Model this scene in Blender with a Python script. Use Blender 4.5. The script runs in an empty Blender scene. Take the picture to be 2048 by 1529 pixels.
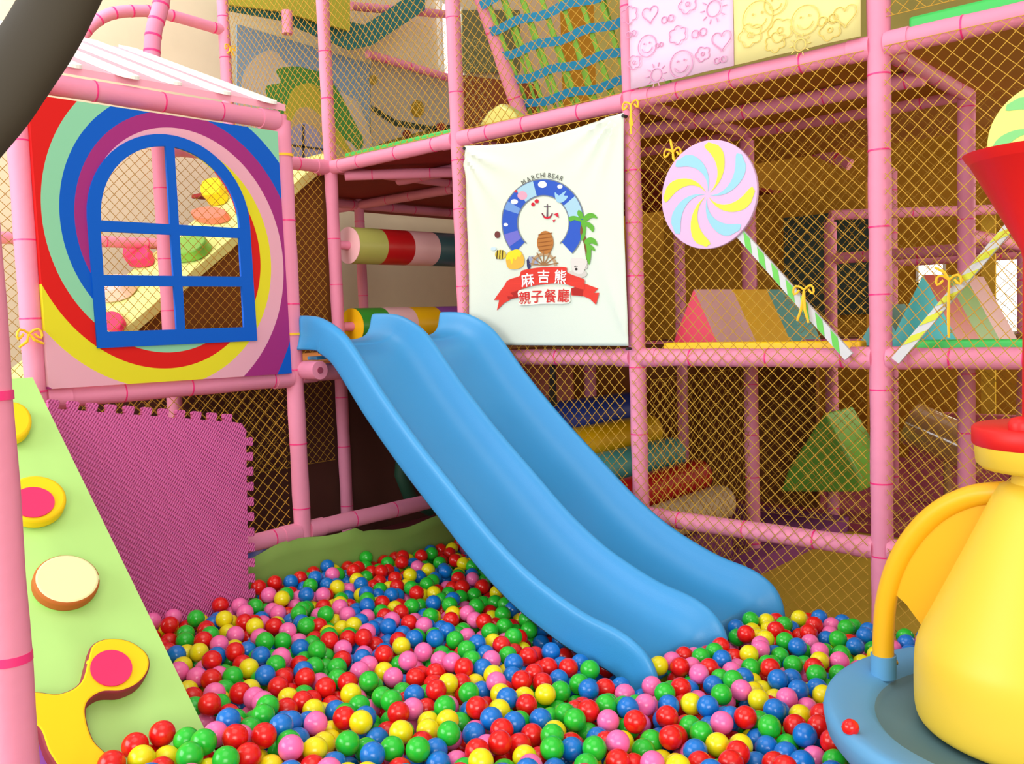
import bpy, bmesh, math, random
import numpy as np
from mathutils import Vector, Matrix

PI = math.pi
# ------------------------------------------------------------------ camera
CAM = np.array([3.7682, -3.8145, 1.4167])
YAW, PITCH, ROLL, FPX = 2.3010, -0.0697, -0.0351, 1822.7
def cam_axes():
    fw = np.array([math.cos(PITCH)*math.cos(YAW), math.cos(PITCH)*math.sin(YAW), math.sin(PITCH)])
    r = np.cross(fw, [0, 0, 1]); r /= np.linalg.norm(r); u = np.cross(r, fw)
    c, s = math.cos(ROLL), math.sin(ROLL)
    return c*r+s*u, -s*r+c*u, fw
RX, UX, FX = cam_axes()
scn = bpy.context.scene
cd = bpy.data.cameras.new('camera'); co = bpy.data.objects.new('camera', cd); scn.collection.objects.link(co)
m = Matrix.Identity(4)
for i in range(3):
    m[i][0], m[i][1], m[i][2], m[i][3] = RX[i], UX[i], -FX[i], CAM[i]
co.matrix_world = m
cd.sensor_width = 36; cd.sensor_fit = 'HORIZONTAL'; cd.lens = FPX*36/2048; cd.clip_start = .05
scn.camera = co
# ------------------------------------------------------------------ light
w = bpy.data.worlds.new('world'); scn.world = w; w.use_nodes = True
bg = w.node_tree.nodes['Background']; bg.inputs[0].default_value = (1.0, .945, .875, 1); bg.inputs[1].default_value = .70
def area(name, loc, target, size, power, col):
    l = bpy.data.lights.new(name, 'AREA'); l.shape = 'RECTANGLE'; l.size, l.size_y = size; l.energy = power; l.color = col
    o = bpy.data.objects.new(name, l); scn.collection.objects.link(o); o.location = loc
    o.rotation_euler = (Vector(target)-Vector(loc)).to_track_quat('-Z', 'Y').to_euler()
    return o
area('window_daylight', (-.6, -6.2, 2.6), (0, -1, 1.2), (4.5, 2.4), 260, (.93, .96, 1.0))
area('rear_fill_light', (6.2, -5.6, 2.2), (1.2, .4, .8), (3.6, 2.2), 215, (1.0, .96, .9))  # unseen fill added behind the camera to brighten the space under the decks
area('ceiling_light', (2.6, -3.2, 5.2), (1.6, -1.2, 0), (3.5, 3.5), 90, (1.0, .95, .88))
area('prism_fill_light', (4.3, 3.4, 1.9), (1.6, .9, 1.1), (1.4, 1.2), 55, (1.0, .92, .78))  # added fill inside the frame, out of view, to brighten the foam prisms
area('left_wall_fill', (-2.0, -2.2, 5.4), (-3.2, 0, 2.8), (2.0, 2.0), 110, (1.0, .95, .88))  # unseen area light over the cream wall, strengthened to brighten it
vs = scn.view_settings
vs.view_transform = 'Standard'; vs.look = 'None'; vs.gamma = 1; vs.use_curve_mapping = False; vs.exposure = -.08

# ------------------------------------------------------------------ pixel -> point on a plane
def ray(x, y): return FX + RX*(x-1024)/FPX - UX*(y-764.5)/FPX
def onplane(x, y, p, n):
    d = ray(x, y); n = np.array(n, float); return CAM + d*(np.dot(np.array(p)-CAM, n)/np.dot(d, n))
def hx(x, y, X): return onplane(x, y, (X, 0, 0), (1, 0, 0))
def hy(x, y, Y): return onplane(x, y, (0, Y, 0), (0, 1, 0))
def hz(x, y, Z): return onplane(x, y, (0, 0, Z), (0, 0, 1))
def proj(p):
    d = np.asarray(p)-CAM; z = d@FX; return 1024+FPX*(d@RX)/z, 764.5-FPX*(d@UX)/z, z

# ------------------------------------------------------------------ materials
def lin(c):
    return tuple((v/255/12.92 if v/255 <= .04045 else ((v/255+.055)/1.055)**2.4) for v in c)
MATS = {}
def mat(name, rgb, rough=.5, spec=.5, bump=0, bscale=60, mottle=0, mscale=8, sheen=0, metal=0, sss=0, emit=0, coat=0):
    if name in MATS: return MATS[name]
    M = bpy.data.materials.new(name); M.use_nodes = True; nt = M.node_tree; b = nt.nodes['Principled BSDF']
    c = lin(rgb); b.inputs['Base Color'].default_value = (*c, 1); b.inputs['Roughness'].default_value = rough
    b.inputs['Specular IOR Level'].default_value = spec; b.inputs['Metallic'].default_value = metal
    b.inputs['Coat Weight'].default_value = coat; b.inputs['Coat Roughness'].default_value = .1
    if sheen: b.inputs['Sheen Weight'].default_value = sheen
    if emit: b.inputs['Emission Color'].default_value = (*c, 1); b.inputs['Emission Strength'].default_value = emit
    tc = nt.nodes.new('ShaderNodeTexCoord')
    if mottle:
        n = nt.nodes.new('ShaderNodeTexNoise'); n.inputs['Scale'].default_value = mscale; n.inputs['Detail'].default_value = 4
        mx = nt.nodes.new('ShaderNodeMix'); mx.data_type = 'RGBA'
        mx.inputs[6].default_value = (*[v*(1-mottle) for v in c], 1); mx.inputs[7].default_value = (*[min(1, v*(1+mottle)) for v in c], 1)
        nt.links.new(tc.outputs['Object'], n.inputs['Vector']); nt.links.new(n.outputs['Fac'], mx.inputs[0]); nt.links.new(mx.outputs[2], b.inputs['Base Color'])
    if bump:
        n = nt.nodes.new('ShaderNodeTexNoise'); n.inputs['Scale'].default_value = bscale
        bp = nt.nodes.new('ShaderNodeBump'); bp.inputs['Strength'].default_value = bump; bp.inputs['Distance'].default_value = .01
        nt.links.new(tc.outputs['Object'], n.inputs['Vector']); nt.links.new(n.outputs['Fac'], bp.inputs['Height']); nt.links.new(bp.outputs['Normal'], b.inputs['Normal'])
    MATS[name] = M
    return M
pink = mat('pink_foam', (230, 142, 174), .62, .3, mottle=.08, mscale=5, bump=.15, bscale=30)
tape = mat('magenta_tape', (240, 50, 130), .4)
cordm = mat('ochre_cord', (188, 146, 54), .8, .2)
orangecord = mat('orange_cord', (232, 128, 60), .8, .2)
slideblue = mat('slide_blue', (58, 150, 212), .38, .4, mottle=.05, mscale=3, bump=.05, bscale=200)
cream_wall = mat('cream_wall', (230, 216, 190), .9, .2, mottle=.04)
brownwood = mat('brown_board', (120, 74, 34), .8, .2, mottle=.12, mscale=3)
ochre = mat('ochre_panel', (186, 132, 38), .8, .2, mottle=.1, mscale=3)
yellowmat = mat('yellow_mat', (208, 176, 58), .7, .3, mottle=.06)
purplemat = mat('purple_mat', (140, 70, 130), .7, .3, mottle=.06)
magmat = mat('magenta_mat', (170, 75, 100), .7, .3, mottle=.06)
pitfloor = mat('pit_floor', (60, 70, 90), .9)
skirtgreen = mat('skirt_green', (138, 172, 84), .75, .3, mottle=.08, mscale=5, bump=.3, bscale=6)
wedgegreen = mat('wedge_green', (178, 226, 128), .55, .4, mottle=.05, mscale=4, bump=.25, bscale=5)
foamyel = mat('foam_yellow', (250, 212, 20), .7, .3)
foampink = mat('foam_hot_pink', (236, 52, 108), .7, .3)
foamcream = mat('foam_cream', (240, 240, 180), .7, .3)
foambrown = mat('foam_brown', (190, 105, 45), .7, .3)
foampurple = mat('foam_purple', (150, 80, 180), .7)
VY = mat('vinyl_yellow', (244, 194, 20), .35, .5); VP = mat('vinyl_pale_pink', (240, 192, 196), .35, .5)
VT = mat('vinyl_teal', (88, 180, 178), .35, .5); VR = mat('vinyl_red', (196, 24, 30), .35, .5)
VH = mat('vinyl_hot_pink', (232, 60, 96), .4, .5); VB = mat('vinyl_navy', (48, 76, 176), .35, .5)
VG = mat('vinyl_green', (54, 148, 50), .35, .5); VL = mat('vinyl_lime', (184, 190, 100), .4, .5)
VDT = mat('vinyl_dark_teal', (58, 100, 108), .4, .5); VBe = mat('vinyl_beige', (226, 206, 172), .5, .4)
VGn = mat('pad_green', (60, 200, 90), .4, .5); VLG = mat('vinyl_light_green', (110, 176, 60), .4)
toyyel = mat('toy_yellow', (232, 198, 62), .42, .4, sss=.1); toyyel2 = mat('toy_amber', (236, 178, 26), .42, .4)
toyblue = mat('toy_blue', (92, 156, 204), .5, .4); toyred = mat('toy_red', (212, 22, 24), .45, .4)
toygrey = mat('toy_tray_grey', (92, 130, 148), .5, .4)
white = mat('white_paint', (245, 245, 240), .6); cloth = mat('banner_cloth', (214, 224, 212), .8, .2, bump=.08, bscale=300)
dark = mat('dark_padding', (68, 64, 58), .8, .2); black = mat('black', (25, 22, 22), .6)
tieyel = mat('yellow_ribbon', (252, 196, 40), .6)

# ------------------------------------------------------------------ mesh building
COL = scn.collection
ROOT = {}
class MB:
    def __init__(s): s.v = []; s.f = []; s.m = []
    def add(s, v, f, m=0):
        o = len(s.v); s.v += [tuple(map(float, p)) for p in v]
        s.f += [tuple(i+o for i in q) for q in f]; s.m += [m]*len(f); return s
    def tube(s, pts, r, seg=14, m=0, caps=True):
        P = [Vector(p) for p in pts]; n = len(P); R = r if hasattr(r, '__len__') else [r]*n
        v = []; T0 = (P[1]-P[0]).normalized()
        a = T0.orthogonal().normalized()
        for i in range(n):
            T = (P[min(i+1, n-1)]-P[max(i-1, 0)]).normalized()
            a = (a-T*a.dot(T)).normalized(); b = T.cross(a)
            for k in range(seg):
                t = 2*PI*k/seg; v.append(P[i]+(a*math.cos(t)+b*math.sin(t))*R[i])
        f = [(i*seg+k, i*seg+(k+1) % seg, (i+1)*seg+(k+1) % seg, (i+1)*seg+k) for i in range(n-1) for k in range(seg)]
        if caps: f += [tuple(range(seg))[::-1], tuple((n-1)*seg+k for k in range(seg))]
        return s.add(v, f, m)
    def box(s, a, b, m=0):
        (x0, y0, z0), (x1, y1, z1) = a, b
        v = [(x, y, z) for x in (x0, x1) for y in (y0, y1) for z in (z0, z1)]
        return s.add(v, [(0, 1, 3, 2), (4, 6, 7, 5), (0, 4, 5, 1), (2, 3, 7, 6), (0, 2, 6, 4), (1, 5, 7, 3)], m)
    def prism(s, pts, d, m=0, mside=None):
        # pts: planar polygon (3d), extruded by vector d
        n = len(pts); d = np.array(d, float); P = [np.array(p, float) for p in pts]
        v = P+[p+d for p in P]
        s.add(v, [tuple(range(n))[::-1], tuple(range(n, 2*n))], m)
        o = len(s.v)-2*n
        for i in range(n):
            j = (i+1) % n; s.f.append((o+i, o+j, o+n+j, o+n+i)); s.m.append(m if mside is None else mside)
        return s
    def lathe(s, prof, c, seg=40, m=0, mats=None):
        v = []; n = len(prof)
        for r, z in prof:
            for k in range(seg):
                t = 2*PI*k/seg; v.append((c[0]+r*math.cos(t), c[1]+r*math.sin(t), c[2]+z))
        o = len(s.v); s.v += v
        for i in range(n-1):
            for k in range(seg):
                s.f.append((o+i*seg+k, o+i*seg+(k+1) % seg, o+(i+1)*seg+(k+1) % seg, o+(i+1)*seg+k)); s.m.append(mats[i] if mats else m)
        s.f.append(tuple(o+k for k in range(seg))[::-1]); s.m.append(mats[0] if mats else m)
        s.f.append(tuple(o+(n-1)*seg+k for k in range(seg))); s.m.append(mats[-1] if mats else m)
        return s
    def build(s, name, mats, parent=None, loc=None, smooth=True, bevel=0, angle=40):
        if not isinstance(mats, (list, tuple)): mats = [mats]
        me = bpy.data.meshes.new(name)
        if parent is not None: org = ROOT[parent.name]
        else: org = np.array(loc if loc is not None else base_of(s.v), float)
        me.from_pydata([tuple(np.array(p)-org) for p in s.v], [], s.f)
        for q in mats: me.materials.append(q)
        if len(mats) > 1: me.polygons.foreach_set('material_index', s.m)
        me.update()
        if smooth: me.shade_smooth(); me.set_sharp_from_angle(angle=math.radians(angle))
        o = bpy.data.objects.new(name, me); COL.objects.link(o)
        if parent is not None: o.parent = parent
        else: o.location = org
        ROOT[o.name] = org
        if bevel:
            bv = o.modifiers.new('bevel', 'BEVEL'); bv.width = bevel; bv.segments = 3; bv.limit_method = 'ANGLE'; bv.angle_limit = math.radians(40)
        return o
def base_of(v):
    a = np.array(v); lo = a.min(0); hi = a.max(0); return ((lo[0]+hi[0])/2, (lo[1]+hi[1])/2, lo[2])
def tag(o, label, cat, group=None):
    o['label'] = label; o['category'] = cat
    if group: o['group'] = group
    return o
def thing(name, label, cat, loc, group=None):
    o = bpy.data.objects.new(name, None); COL.objects.link(o); o.location = loc; o.empty_display_size = .1
    ROOT[o.name] = np.array(loc, float); return tag(o, label, cat, group)
def structure(o): o['kind'] = 'structure'; return o
def tess(P2):
    from mathutils.geometry import tessellate_polygon
    return [tuple(t) for t in tessellate_polygon([[Vector((float(p[0]), float(p[1]), 0)) for p in P2]])]
def lerp(a, b, t): return np.array(a, float)*(1-t)+np.array(b, float)*t
rnd = random.Random(7)

# ------------------------------------------------------------------ setting
def sbox(name, a, b, mt): return structure(MB().box(a, b).build(name, mt, smooth=False))
FZ = -.12
sbox('floor', (-4.5, -7, FZ-.1), (9, 7, FZ), [yellowmat])
sbox('floor_mat_purple', (-.2, .9, FZ), (1.35, 2.3, FZ+.10), purplemat)
sbox('floor_mat_magenta', (-1.2, 2.3, FZ), (4.5, 5.2, FZ+.06), magmat)
sbox('floor_maroon', (-1.33, -2.4, FZ), (-.02, .9, FZ+.05), mat('maroon_mat', (110, 40, 50), .7))
sbox('floor_pit', (.06, -3.9, FZ), (3.9, -.02, FZ+.012), pitfloor)
sbox('wall_left', (-3.5, -7, FZ), (-3.3, 5.6, 6.5), cream_wall)
# back wall with two real openings
wb = MB()
YB = 5.2
def _op(x0, y0, x1, y1):
    a, b = hy(x0, y0, YB), hy(x1, y1, YB); return ((a[0], b[0]), (b[2], a[2]))
op = [_op(1832, 498, 1892, 568), _op(1986, 505, 2046, 668), _op(2075, 200, 2200, 700)]
xs = [-3.5]+[v for q in op for v in q[0]]+[9]
for a, b in zip(xs[:-1], xs[1:]):
    hit = [o for o in op if abs(o[0][0]-a) < 1e-6 and abs(o[0][1]-b) < 1e-6]
    if hit: z0, z1 = hit[0][1]; wb.box((a, YB, FZ), (b, YB+.2, z0)); wb.box((a, YB, z1), (b, YB+.2, 6.5))
    else: wb.box((a, YB, FZ), (b, YB+.2, 6.5))
structure(wb.build('wall_back', ochre, smooth=False))
daypane = mat('daylight_pane', (255, 252, 240), .5, emit=2.2)
for i, ((a, b), (z0, z1)) in enumerate(op):
    o = MB().box((a, YB+.09, z0), (b, YB+.11, z1)).build('window_%d' % (i+1), daypane, smooth=False); structure(o)
    fr = MB()
    for q in ((a, z0, a+.025, z1), (b-.025, z0, b, z1), (a, z0, b, z0+.025), (a, z1-.025, b, z1)):
        fr.box((q[0], YB-.01, q[1]), (q[2], YB+.08, q[3]))
    fr.build('window_frame', white, parent=o, smooth=False)
o = MB().box((-3.31, 3.12, 3.6), (-3.27, 3.40, 4.75)).build('window_4', daypane, smooth=False); structure(o)
fr = MB()
for q in ((3.09, 3.57, 3.12, 4.78), (3.40, 3.57, 3.43, 4.78), (3.12, 3.57, 3.40, 3.6), (3.12, 4.75, 3.40, 4.78)):
    fr.box((-3.3, q[0], q[1]), (-3.24, q[2], q[3]))
fr.build('window_frame', white, parent=o, smooth=False)

# ------------------------------------------------------------------ padded posts and rails
def pad_tube(a, b, r=.0425, step=.3, rings=True, seed=0):
    a = Vector(a); b = Vector(b); L = (b-a).length; g = random.Random(seed*7+int(L*100))
    n = max(4, int(L/.1)); P = [a.lerp(b, i/n) for i in range(n+1)]
    R = [r*(1+.03*math.sin(i*1.7+seed)) for i in range(n+1)]
    mb = MB().tube(P, R, 16)
    if rings:
        t = .12+.2*g.random()
        d = (b-a).normalized()
        while t < L-.05:
            c = a+d*t; mb.tube([c-d*.0032, c+d*.0032], r*1.03, 16, 1); t += step*(.85+.7*g.random())
    return mb
def post(x, y, z0, z1, label, seed=0, r=.0425, step=.3):
    t = thing('padded_post', label, 'post', (x, y, z0))
    pad_tube((x, y, z0), (x, y, z1), r, step, seed=seed).build('foam_padding', [pink, tape], t)
    MB().tube([(x, y, z1-.01), (x, y, z1+.03)], r*.6, 12).build('end_cap', pink, t)
    return t
def rail(a, b, label, seed=0, r=.0425, collar=True, step=.3):
    a = np.array(a, float); b = np.array(b, float)
    t = thing('padded_rail', label, 'rail', tuple((a+b)/2-np.array((0, 0, r))))
    d = (b-a)/np.linalg.norm(b-a)
    g = .04 if collar else 0
    pad_tube(a+d*g, b-d*g, r, step, seed=seed).build('foam_padding', [pink, tape], t)
    if collar:
        for e, s in ((a, 1), (b, -1)):
            MB().tube([e+d*s*.03, e+d*s*.12], r*1.12, 16).build('joint_collar', pink, t)
    return t
S = 1.2; L1 = 1.2; L2 = 2.46; LO = .40; TOP = 4.15
post(0, -2.4, FZ, 2.40, 'pink padded post at the left end of the rainbow window panel', 1)
post(0, -1.2, FZ, 2.40, 'pink padded post between the rainbow window panel and the slide top', 2)
post(0, 0, FZ, TOP, 'tall pink padded post at the left edge of the white banner', 3)
post(-1.2, 0, FZ, TOP, 'tall pink padded post at the left end of the hanging striped rollers', 4)
post(1.2, 0, FZ, TOP, 'tall pink padded post between the white banner and the pastel lollipop', 5)
post(2.4, 0, FZ, TOP, 'thick bright pink padded post between the two lollipops', 6, r=.045)
post(-1.2, -1.2, FZ, 2.52, 'pink padded post seen through the round-topped window', 7)
post(-2.4, 0, FZ, 3.95, 'thin pink post with yellow tie in front of the cream wall, upper left', 8)
post(3.6, 0, FZ, 3.4, 'pink padded post beyond the toy table, outside the right edge', 9)

rail((0, -2.4, 2.40), (0, -1.2, 2.40), 'pink rail along the eave of the icing roof above the rainbow panel', 1)
rail((0, -2.4, 1.165), (0, -1.2, 1.165), 'pink rail directly under the rainbow window panel', 2)
rail((0, -2.4, LO), (0, -1.2, LO), 'low pink rail behind the purple puzzle mat', 3)
rail((0, -1.2, LO), (0, 0, LO), 'low pink rail behind the green skirt, beneath the slide', 4)
rail((0, -1.2, L1-.02), (0, 0, L1-.02), 'pink rail just under the top of the blue slide', 5)
# the rail from the back that pokes out past the post
t = thing('padded_rail', 'pink rail with its open hollow end poking out left of the slide', 'rail', (-.5, -1.2, 1.13))
pad_tube((-1.15, -1.165, L1-.0), (.16, -1.165, L1-.0), .045, seed=6).build('foam_padding', [pink, tape], t)
MB().tube([(.155, -1.165, L1), (.164, -1.165, L1)], .016, 12).build('pipe_hole', mat('hole_dark_pink', (150, 60, 90), .8), t)
rail((-1.2, -1.2, L2), (-1.2, 0, L2), 'pink rail running back from the roof end to the tall roller post', 7)
rail((-1.2, 0, L2), (0, 0, L2), 'pink rail with green edge pad above the opening with rollers', 8)
rail((0, 0, L2), (1.2, 0, L2), 'pink rail above the white banner', 9)
rail((1.2, 0, L2), (2.4, 0, L2), 'pink rail under the pastel doodle fabrics', 10)
rail((2.4, 0, L2), (3.6, 0, L2), 'pink rail at the upper right, right of the thick post', 11, r=.045)
rail((0, 0, L1), (1.2, 0, L1), 'pink rail below the white banner', 12)
rail((1.2, 0, L1), (2.4, 0, L1), 'pink rail with yellow edge pad below the pastel lollipop', 13)
rail((2.4, 0, L1), (3.6, 0, L1), 'pink rail with green edge pad right of the thick post', 14)
rail((0, 0, LO), (1.2, 0, LO), 'low pink rail hidden mostly behind the slide lanes', 15)
rail((1.2, 0, LO), (2.4, 0, LO), 'low pink rail under the net between slide and thick post', 16)
rail((2.4, 0, LO), (3.6, 0, LO), 'low pink rail behind the yellow toy tower', 17)
# interior posts: everything stands on the same 1.2 m grid
inner = [((0, 1.2), -.12, L2, 'pink post inside the frame behind the navy and yellow rolls'),
 ((1.2, 1.2), -.12, L2-.05, 'pink post inside the frame behind the pastel lollipop stick'),
 ((2.4, 1.2), -.12, L2, 'broad pink post inside the frame behind the yellow-striped stick'),
 ((0, 2.4), -.12, L2, 'thin dim pink post far inside the frame above the red roll'),
 ((1.2, 2.4), -.12, 2.0, 'pink post inside the frame just left of the thick front post, pointed top'),
 ((2.4, 2.4), -.12, L2, 'pink post far inside the frame near the right edge of the photo'),
 ((-1.2, 1.2), -.12, L2, 'dim pink post hidden behind the tall post left of the banner'),
 ((-2.4, 1.2), -.12, L2, 'dim dark pink post below the hanging striped rollers'),
 ((1.2, 3.6), -.12, L2, 'pink post deep inside the frame just right of the thick front post'),
 ((0, 3.6), -.12, L2, 'thin pink post deep inside behind the lower net, above purple mat'),
 ((-1.2, 2.4), -.12, L2, 'thinnest dim post far behind the navy roll')]
for k, ((x, y), z0, z1, lab) in enumerate(inner): post(x, y, z0, z1, lab, 20+k, r=.042)
irail = [((-1.2, 1.2, L2), (0, 1.2, L2), 'dim pink beam under the upper deck behind the rollers'),
 ((0, 1.2, L2), (1.2, 1.2, L2), 'pink beam behind the net above the pastel lollipop, left part'),
 ((1.2, 1.2, L2), (2.4, 1.2, L2), 'pink beam behind the net above the lollipop stick'),
 ((-1.2, .6, L2-.03), (0, .6, L2-.03), 'dark red beam nearest the opening under the upper deck'),
 ((.05, .55, L2-.03), (2.4, .55, L2-.03), 'long pink beam just behind and above the pastel lollipop'),
 ((-2.35, 0, L2), (-1.2, 0, L2), 'pink rail behind the icing roof meeting the roller post'),
 ((0, 1.2, L1), (1.2, 1.2, L1), 'dim pink rail at deck height behind the banner'),
 ((1.2, 1.2, L1), (2.4, 1.2, L1), 'dim pink rail at deck height behind the foam prisms'),
 ((-1.2, 0, L2), (-1.2, 1.2, L2), 'dark red beam running back from the roller post under the deck'),
 ((0, 0, L2), (0, 1.2, L2), 'dark red beam running back from the banner post under the deck'),
 ((1.2, 0, L2), (1.2, 1.2, L2), 'beam running back from the post right of the banner'),
 ((2.4, 0, L2), (2.4, 1.2, L2), 'beam running back from the thick front post under the deck'),
 ((1.2, 2.4, 1.75), (2.4, 2.4, 1.75), 'slim dim pink rail crossing behind the thick post'),
 ((2.4, 1.2, 1.75), (2.4, 2.4, 1.75), 'slim pink rail high behind the yellow-striped stick'),
 ((-2.3, -2.6, 2.02), (-2.3, .0, 2.02), 'pink handrail beyond the climbing ramp, seen through the window top'),
 ((-1.2, .01, L1), (0, .01, L1), 'pink rail hidden behind the slide top at the roller opening')]
for k, (a, b, lab) in enumerate(irail): rail(a, b, lab, 40+k, r=.038, collar=False)
# bent pipes
def pipe(pts, r, label, seed=0):
    P = [Vector(p) for p in pts]; out = []
    for i in range(len(P)-1):
        p0, p1, p2, p3 = P[max(i-1, 0)], P[i], P[i+1], P[min(i+2, len(P)-1)]
        for k in range(8):
            t = k/8; out.append(.5*((2*p1)+(p2-p0)*t+(2*p0-5*p1+4*p2-p3)*t*t+(3*p1-p0-3*p2+p3)*t**3))
    out.append(P[-1])
    mb = MB().tube(out, r, 14)
    for i in range(3, len(out)-2, 5):
        d = (out[i+1]-out[i]).normalized(); mb.tube([out[i]-d*.006, out[i]+d*.006], r*1.05, 14, 1)
    o = mb.build('bent_padded_pipe', [pink, tape]); return tag(o, label, 'pipe')
pipe([hx(x, y, -1.2) for x, y in ((330, -60), (322, 10), (308, 60), (304, 110), (306, 165))], .045, 'bright pink pipe bending up behind the icing roof')
pipe([hx(x, y, -2.4) for x, y in ((150, 110), (172, 62), (215, 30), (270, 22), (330, 28), (450, 62))], .04, 'thinner pink arched pipe in front of the cream wall, upper left')
pipe([hy(x, y, 2.4) for x, y in ((1520, 300), (1545, 282), (1580, 282), (1640, 305), (1700, 330))], .04, 'dim pink arched pipe right of the pastel lollipop behind the net')

# ------------------------------------------------------------------ decks (interior platforms)
def slab(name, a, b, mt, label, cat='platform'): return tag(MB().box(a, b).build(name, mt, smooth=False, bevel=.008), label, cat)
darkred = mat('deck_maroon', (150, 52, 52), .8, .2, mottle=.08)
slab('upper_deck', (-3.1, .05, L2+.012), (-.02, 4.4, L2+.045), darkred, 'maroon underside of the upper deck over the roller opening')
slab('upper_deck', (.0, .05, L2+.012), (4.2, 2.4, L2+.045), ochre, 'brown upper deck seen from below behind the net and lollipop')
slab('entry_deck', (-1.15, -1.14, L1-.06), (-.05, -.05, L1+.04), mat('deck_orange', (214, 140, 70), .6), 'orange-tan deck behind the top of the slide')
slab('lower_deck', (-1.15, .05, L1-.04), (.0, 1.15, L1+.03), brownwood, 'brown deck behind the roller opening')
slab('lower_deck', (.05, .06, L1-.04), (4.2, 2.3, L1+.02), brownwood, 'brown deck carrying the striped foam prisms')
def pad(a, b, mt, lab): return tag(MB().box(a, b).build('edge_pad', mt, bevel=.012), lab, 'pad')
pad((1.32, .045, L1+.022), (2.30, .12, L1+.07), mat('pad_yellow', (252, 206, 20), .4), 'yellow edge pad under the foam prisms left of the thick post')
pad((2.50, .045, L1+.022), (3.6, .12, L1+.07), VGn, 'green edge pad under the turquoise prism')
pad((-1.1, .04, L2+.047), (-.06, .12, L2+.085), VGn, 'green edge pad above the roller opening')
pad((2.50, .045, L2+.047), (3.6, .12, L2+.10), VGn, 'green edge pad at the upper right corner')

# partitions behind, with a dark board added for shade
slab('back_partition', (-1.15, 4.0, FZ), (.85, 4.05, L2), ochre, 'ochre partition deep inside behind the pastel lollipop', 'partition')
darkpanel = mat('dark_green_panel', (52, 70, 62), .8)
tag(MB().box((.25, 3.7, 1.35), (1.12, 3.76, 2.2)).box((.28, 3.71, FZ), (.32, 3.75, 1.35)).box((1.05, 3.71, FZ), (1.09, 3.75, 1.35)).build('dark_board', darkpanel, smooth=False), 'dark green board behind the net right of the lollipop', 'board')
slab('low_wall_panel', (-2.6, 2.6, FZ), (1.0, 2.66, L1-.08), brownwood, 'brown low wall behind the coloured rolls', 'panel')
slab('left_shade_board', (-1.40, -2.45, FZ), (-1.34, 1.15, 1.12), mat('shade_brown', (84, 44, 34), .8, mottle=.1), 'added dark board standing for the shade behind the slide and behind the net under the rainbow panel', 'panel')  # dark sheet added where the space under the deck lies in shade
slab('pink_wall_panel', (-.95, 1.3, .25), (-.25, 1.34, 1.12), mat('dusty_pink_panel', (206, 120, 110), .7), 'dusty pink wall panel above the navy roll', 'panel')

# ------------------------------------------------------------------ nets
def net(label, org, ex, ez, W, H, cell=.061, disp=None, r=.0018, mt=cordm, amp=.012, seed=0):
    """diamond net of single cords: org corner, ex/ez unit vectors"""
    org = np.array(org, float); ex = np.array(ex, float); ez = np.array(ez, float); nn = np.cross(ex, ez)
    def P(a, b):
        ea = min(a, W-a, b, H-b); k = max(0, min(1, ea/.25))
        da = amp*k*math.sin(a*5.1+seed)*math.cos(b*3.7+seed*2); db = amp*k*math.cos(a*3.3+seed)*math.sin(b*4.9)
        dn = .012*k*math.sin(a*4+b*3+seed)
        if disp: x, y, zz = disp(a, b); da += x; db += y; dn += zz
        return org+ex*(a+da)+ez*(b+db)+nn*dn
    mb = MB(); seen = set()
    for sgn in (1, -1):
        lo, hi = (-H, W) if sgn == 1 else (0, W+H)
        c = lo+cell*.5
        while c < hi:
            # line a = c + sgn*b
            if sgn == 1: b0, b1 = max(0, -c), min(H, W-c)
            else: b0, b1 = max(0, c-W), min(H, c)
            if b1-b0 > .02:
                n = max(2, int((b1-b0)/.09)+1)
                mb.tube([P(c+sgn*(b0+(b1-b0)*i/n), b0+(b1-b0)*i/n) for i in range(n+1)], r, 4, 0, False)
            c += cell
    # border cord
    mb.tube([P(*q) for q in ((0, 0), (W/2, 0), (W, 0))], r, 4); mb.tube([P(*q) for q in ((0, H), (W/2, H), (W, H))], r, 4)
    o = mb.build('safety_net', mt, smooth=False); return tag(o, label, 'net')
EX, EY, EZ = (1, 0, 0), (0, 1, 0), (0, 0, 1)
net('ochre net under the rainbow panel, behind the puzzle mat', (-.045, -2.36, LO), EY, EZ, 1.12, L1-LO-.07, seed=1)
net('ochre net beyond the round-topped window and behind the slide post', (-1.25, -2.36, L1-.7), EY, EZ, 2.32, 1.95, seed=2)
net('ochre net rising above the green-edged rail, upper left middle', (-1.16, -.03, L2+.04), EX, EZ, 1.12, 1.6, seed=3)
net('ochre net in front of the blue strap ladder', (.04, -.03, L2+.04), EX, EZ, 1.12, 1.6, seed=4)
net('ochre net between banner post and slide, below the banner', (.04, -.055, FZ+.3), EX, EZ, 1.12, L1+.9-FZ, seed=5)
net('ochre net behind the pastel lollipop', (1.2, -.055, FZ+.02), EX, EZ, 1.16, L2-FZ-.04, seed=6)
def bulge(a, b):
    k = math.sin(PI*min(1, max(0, a/1.16)))*math.sin(PI*min(1, max(0, b/2.5)))
    return (-.05*k*math.cos(b*2.3), .09*math.sin(a*3.0)*math.sin(PI*min(1, b/2.5))*k, -.06*k)
net('sagging ochre net at the right behind the yellow-striped stick', (2.44, -.055, FZ+.02), EX, EZ, 1.16, L2-FZ-.04, seed=7, disp=lambda a, b: tuple(-1.0*q for q in bulge(a, b)))
net('ochre net above the upper right rail', (2.44, -.03, L2+.1), EX, EZ, 1.1, .9, seed=8)
net('ochre net over the landscape mural, upper left', (-2.36, .0, L2), EX, EZ, 1.12, 1.5, seed=9)
net('inner ochre net deep behind the lollipop stick', (0.04, 1.2, L1+.05), EX, EZ, 2.3, 1.2, seed=10)
net('inner ochre net deep at the right edge', (2.44, 1.2, L1+.05), EX, EZ, 1.1, 1.2, seed=11)
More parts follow.
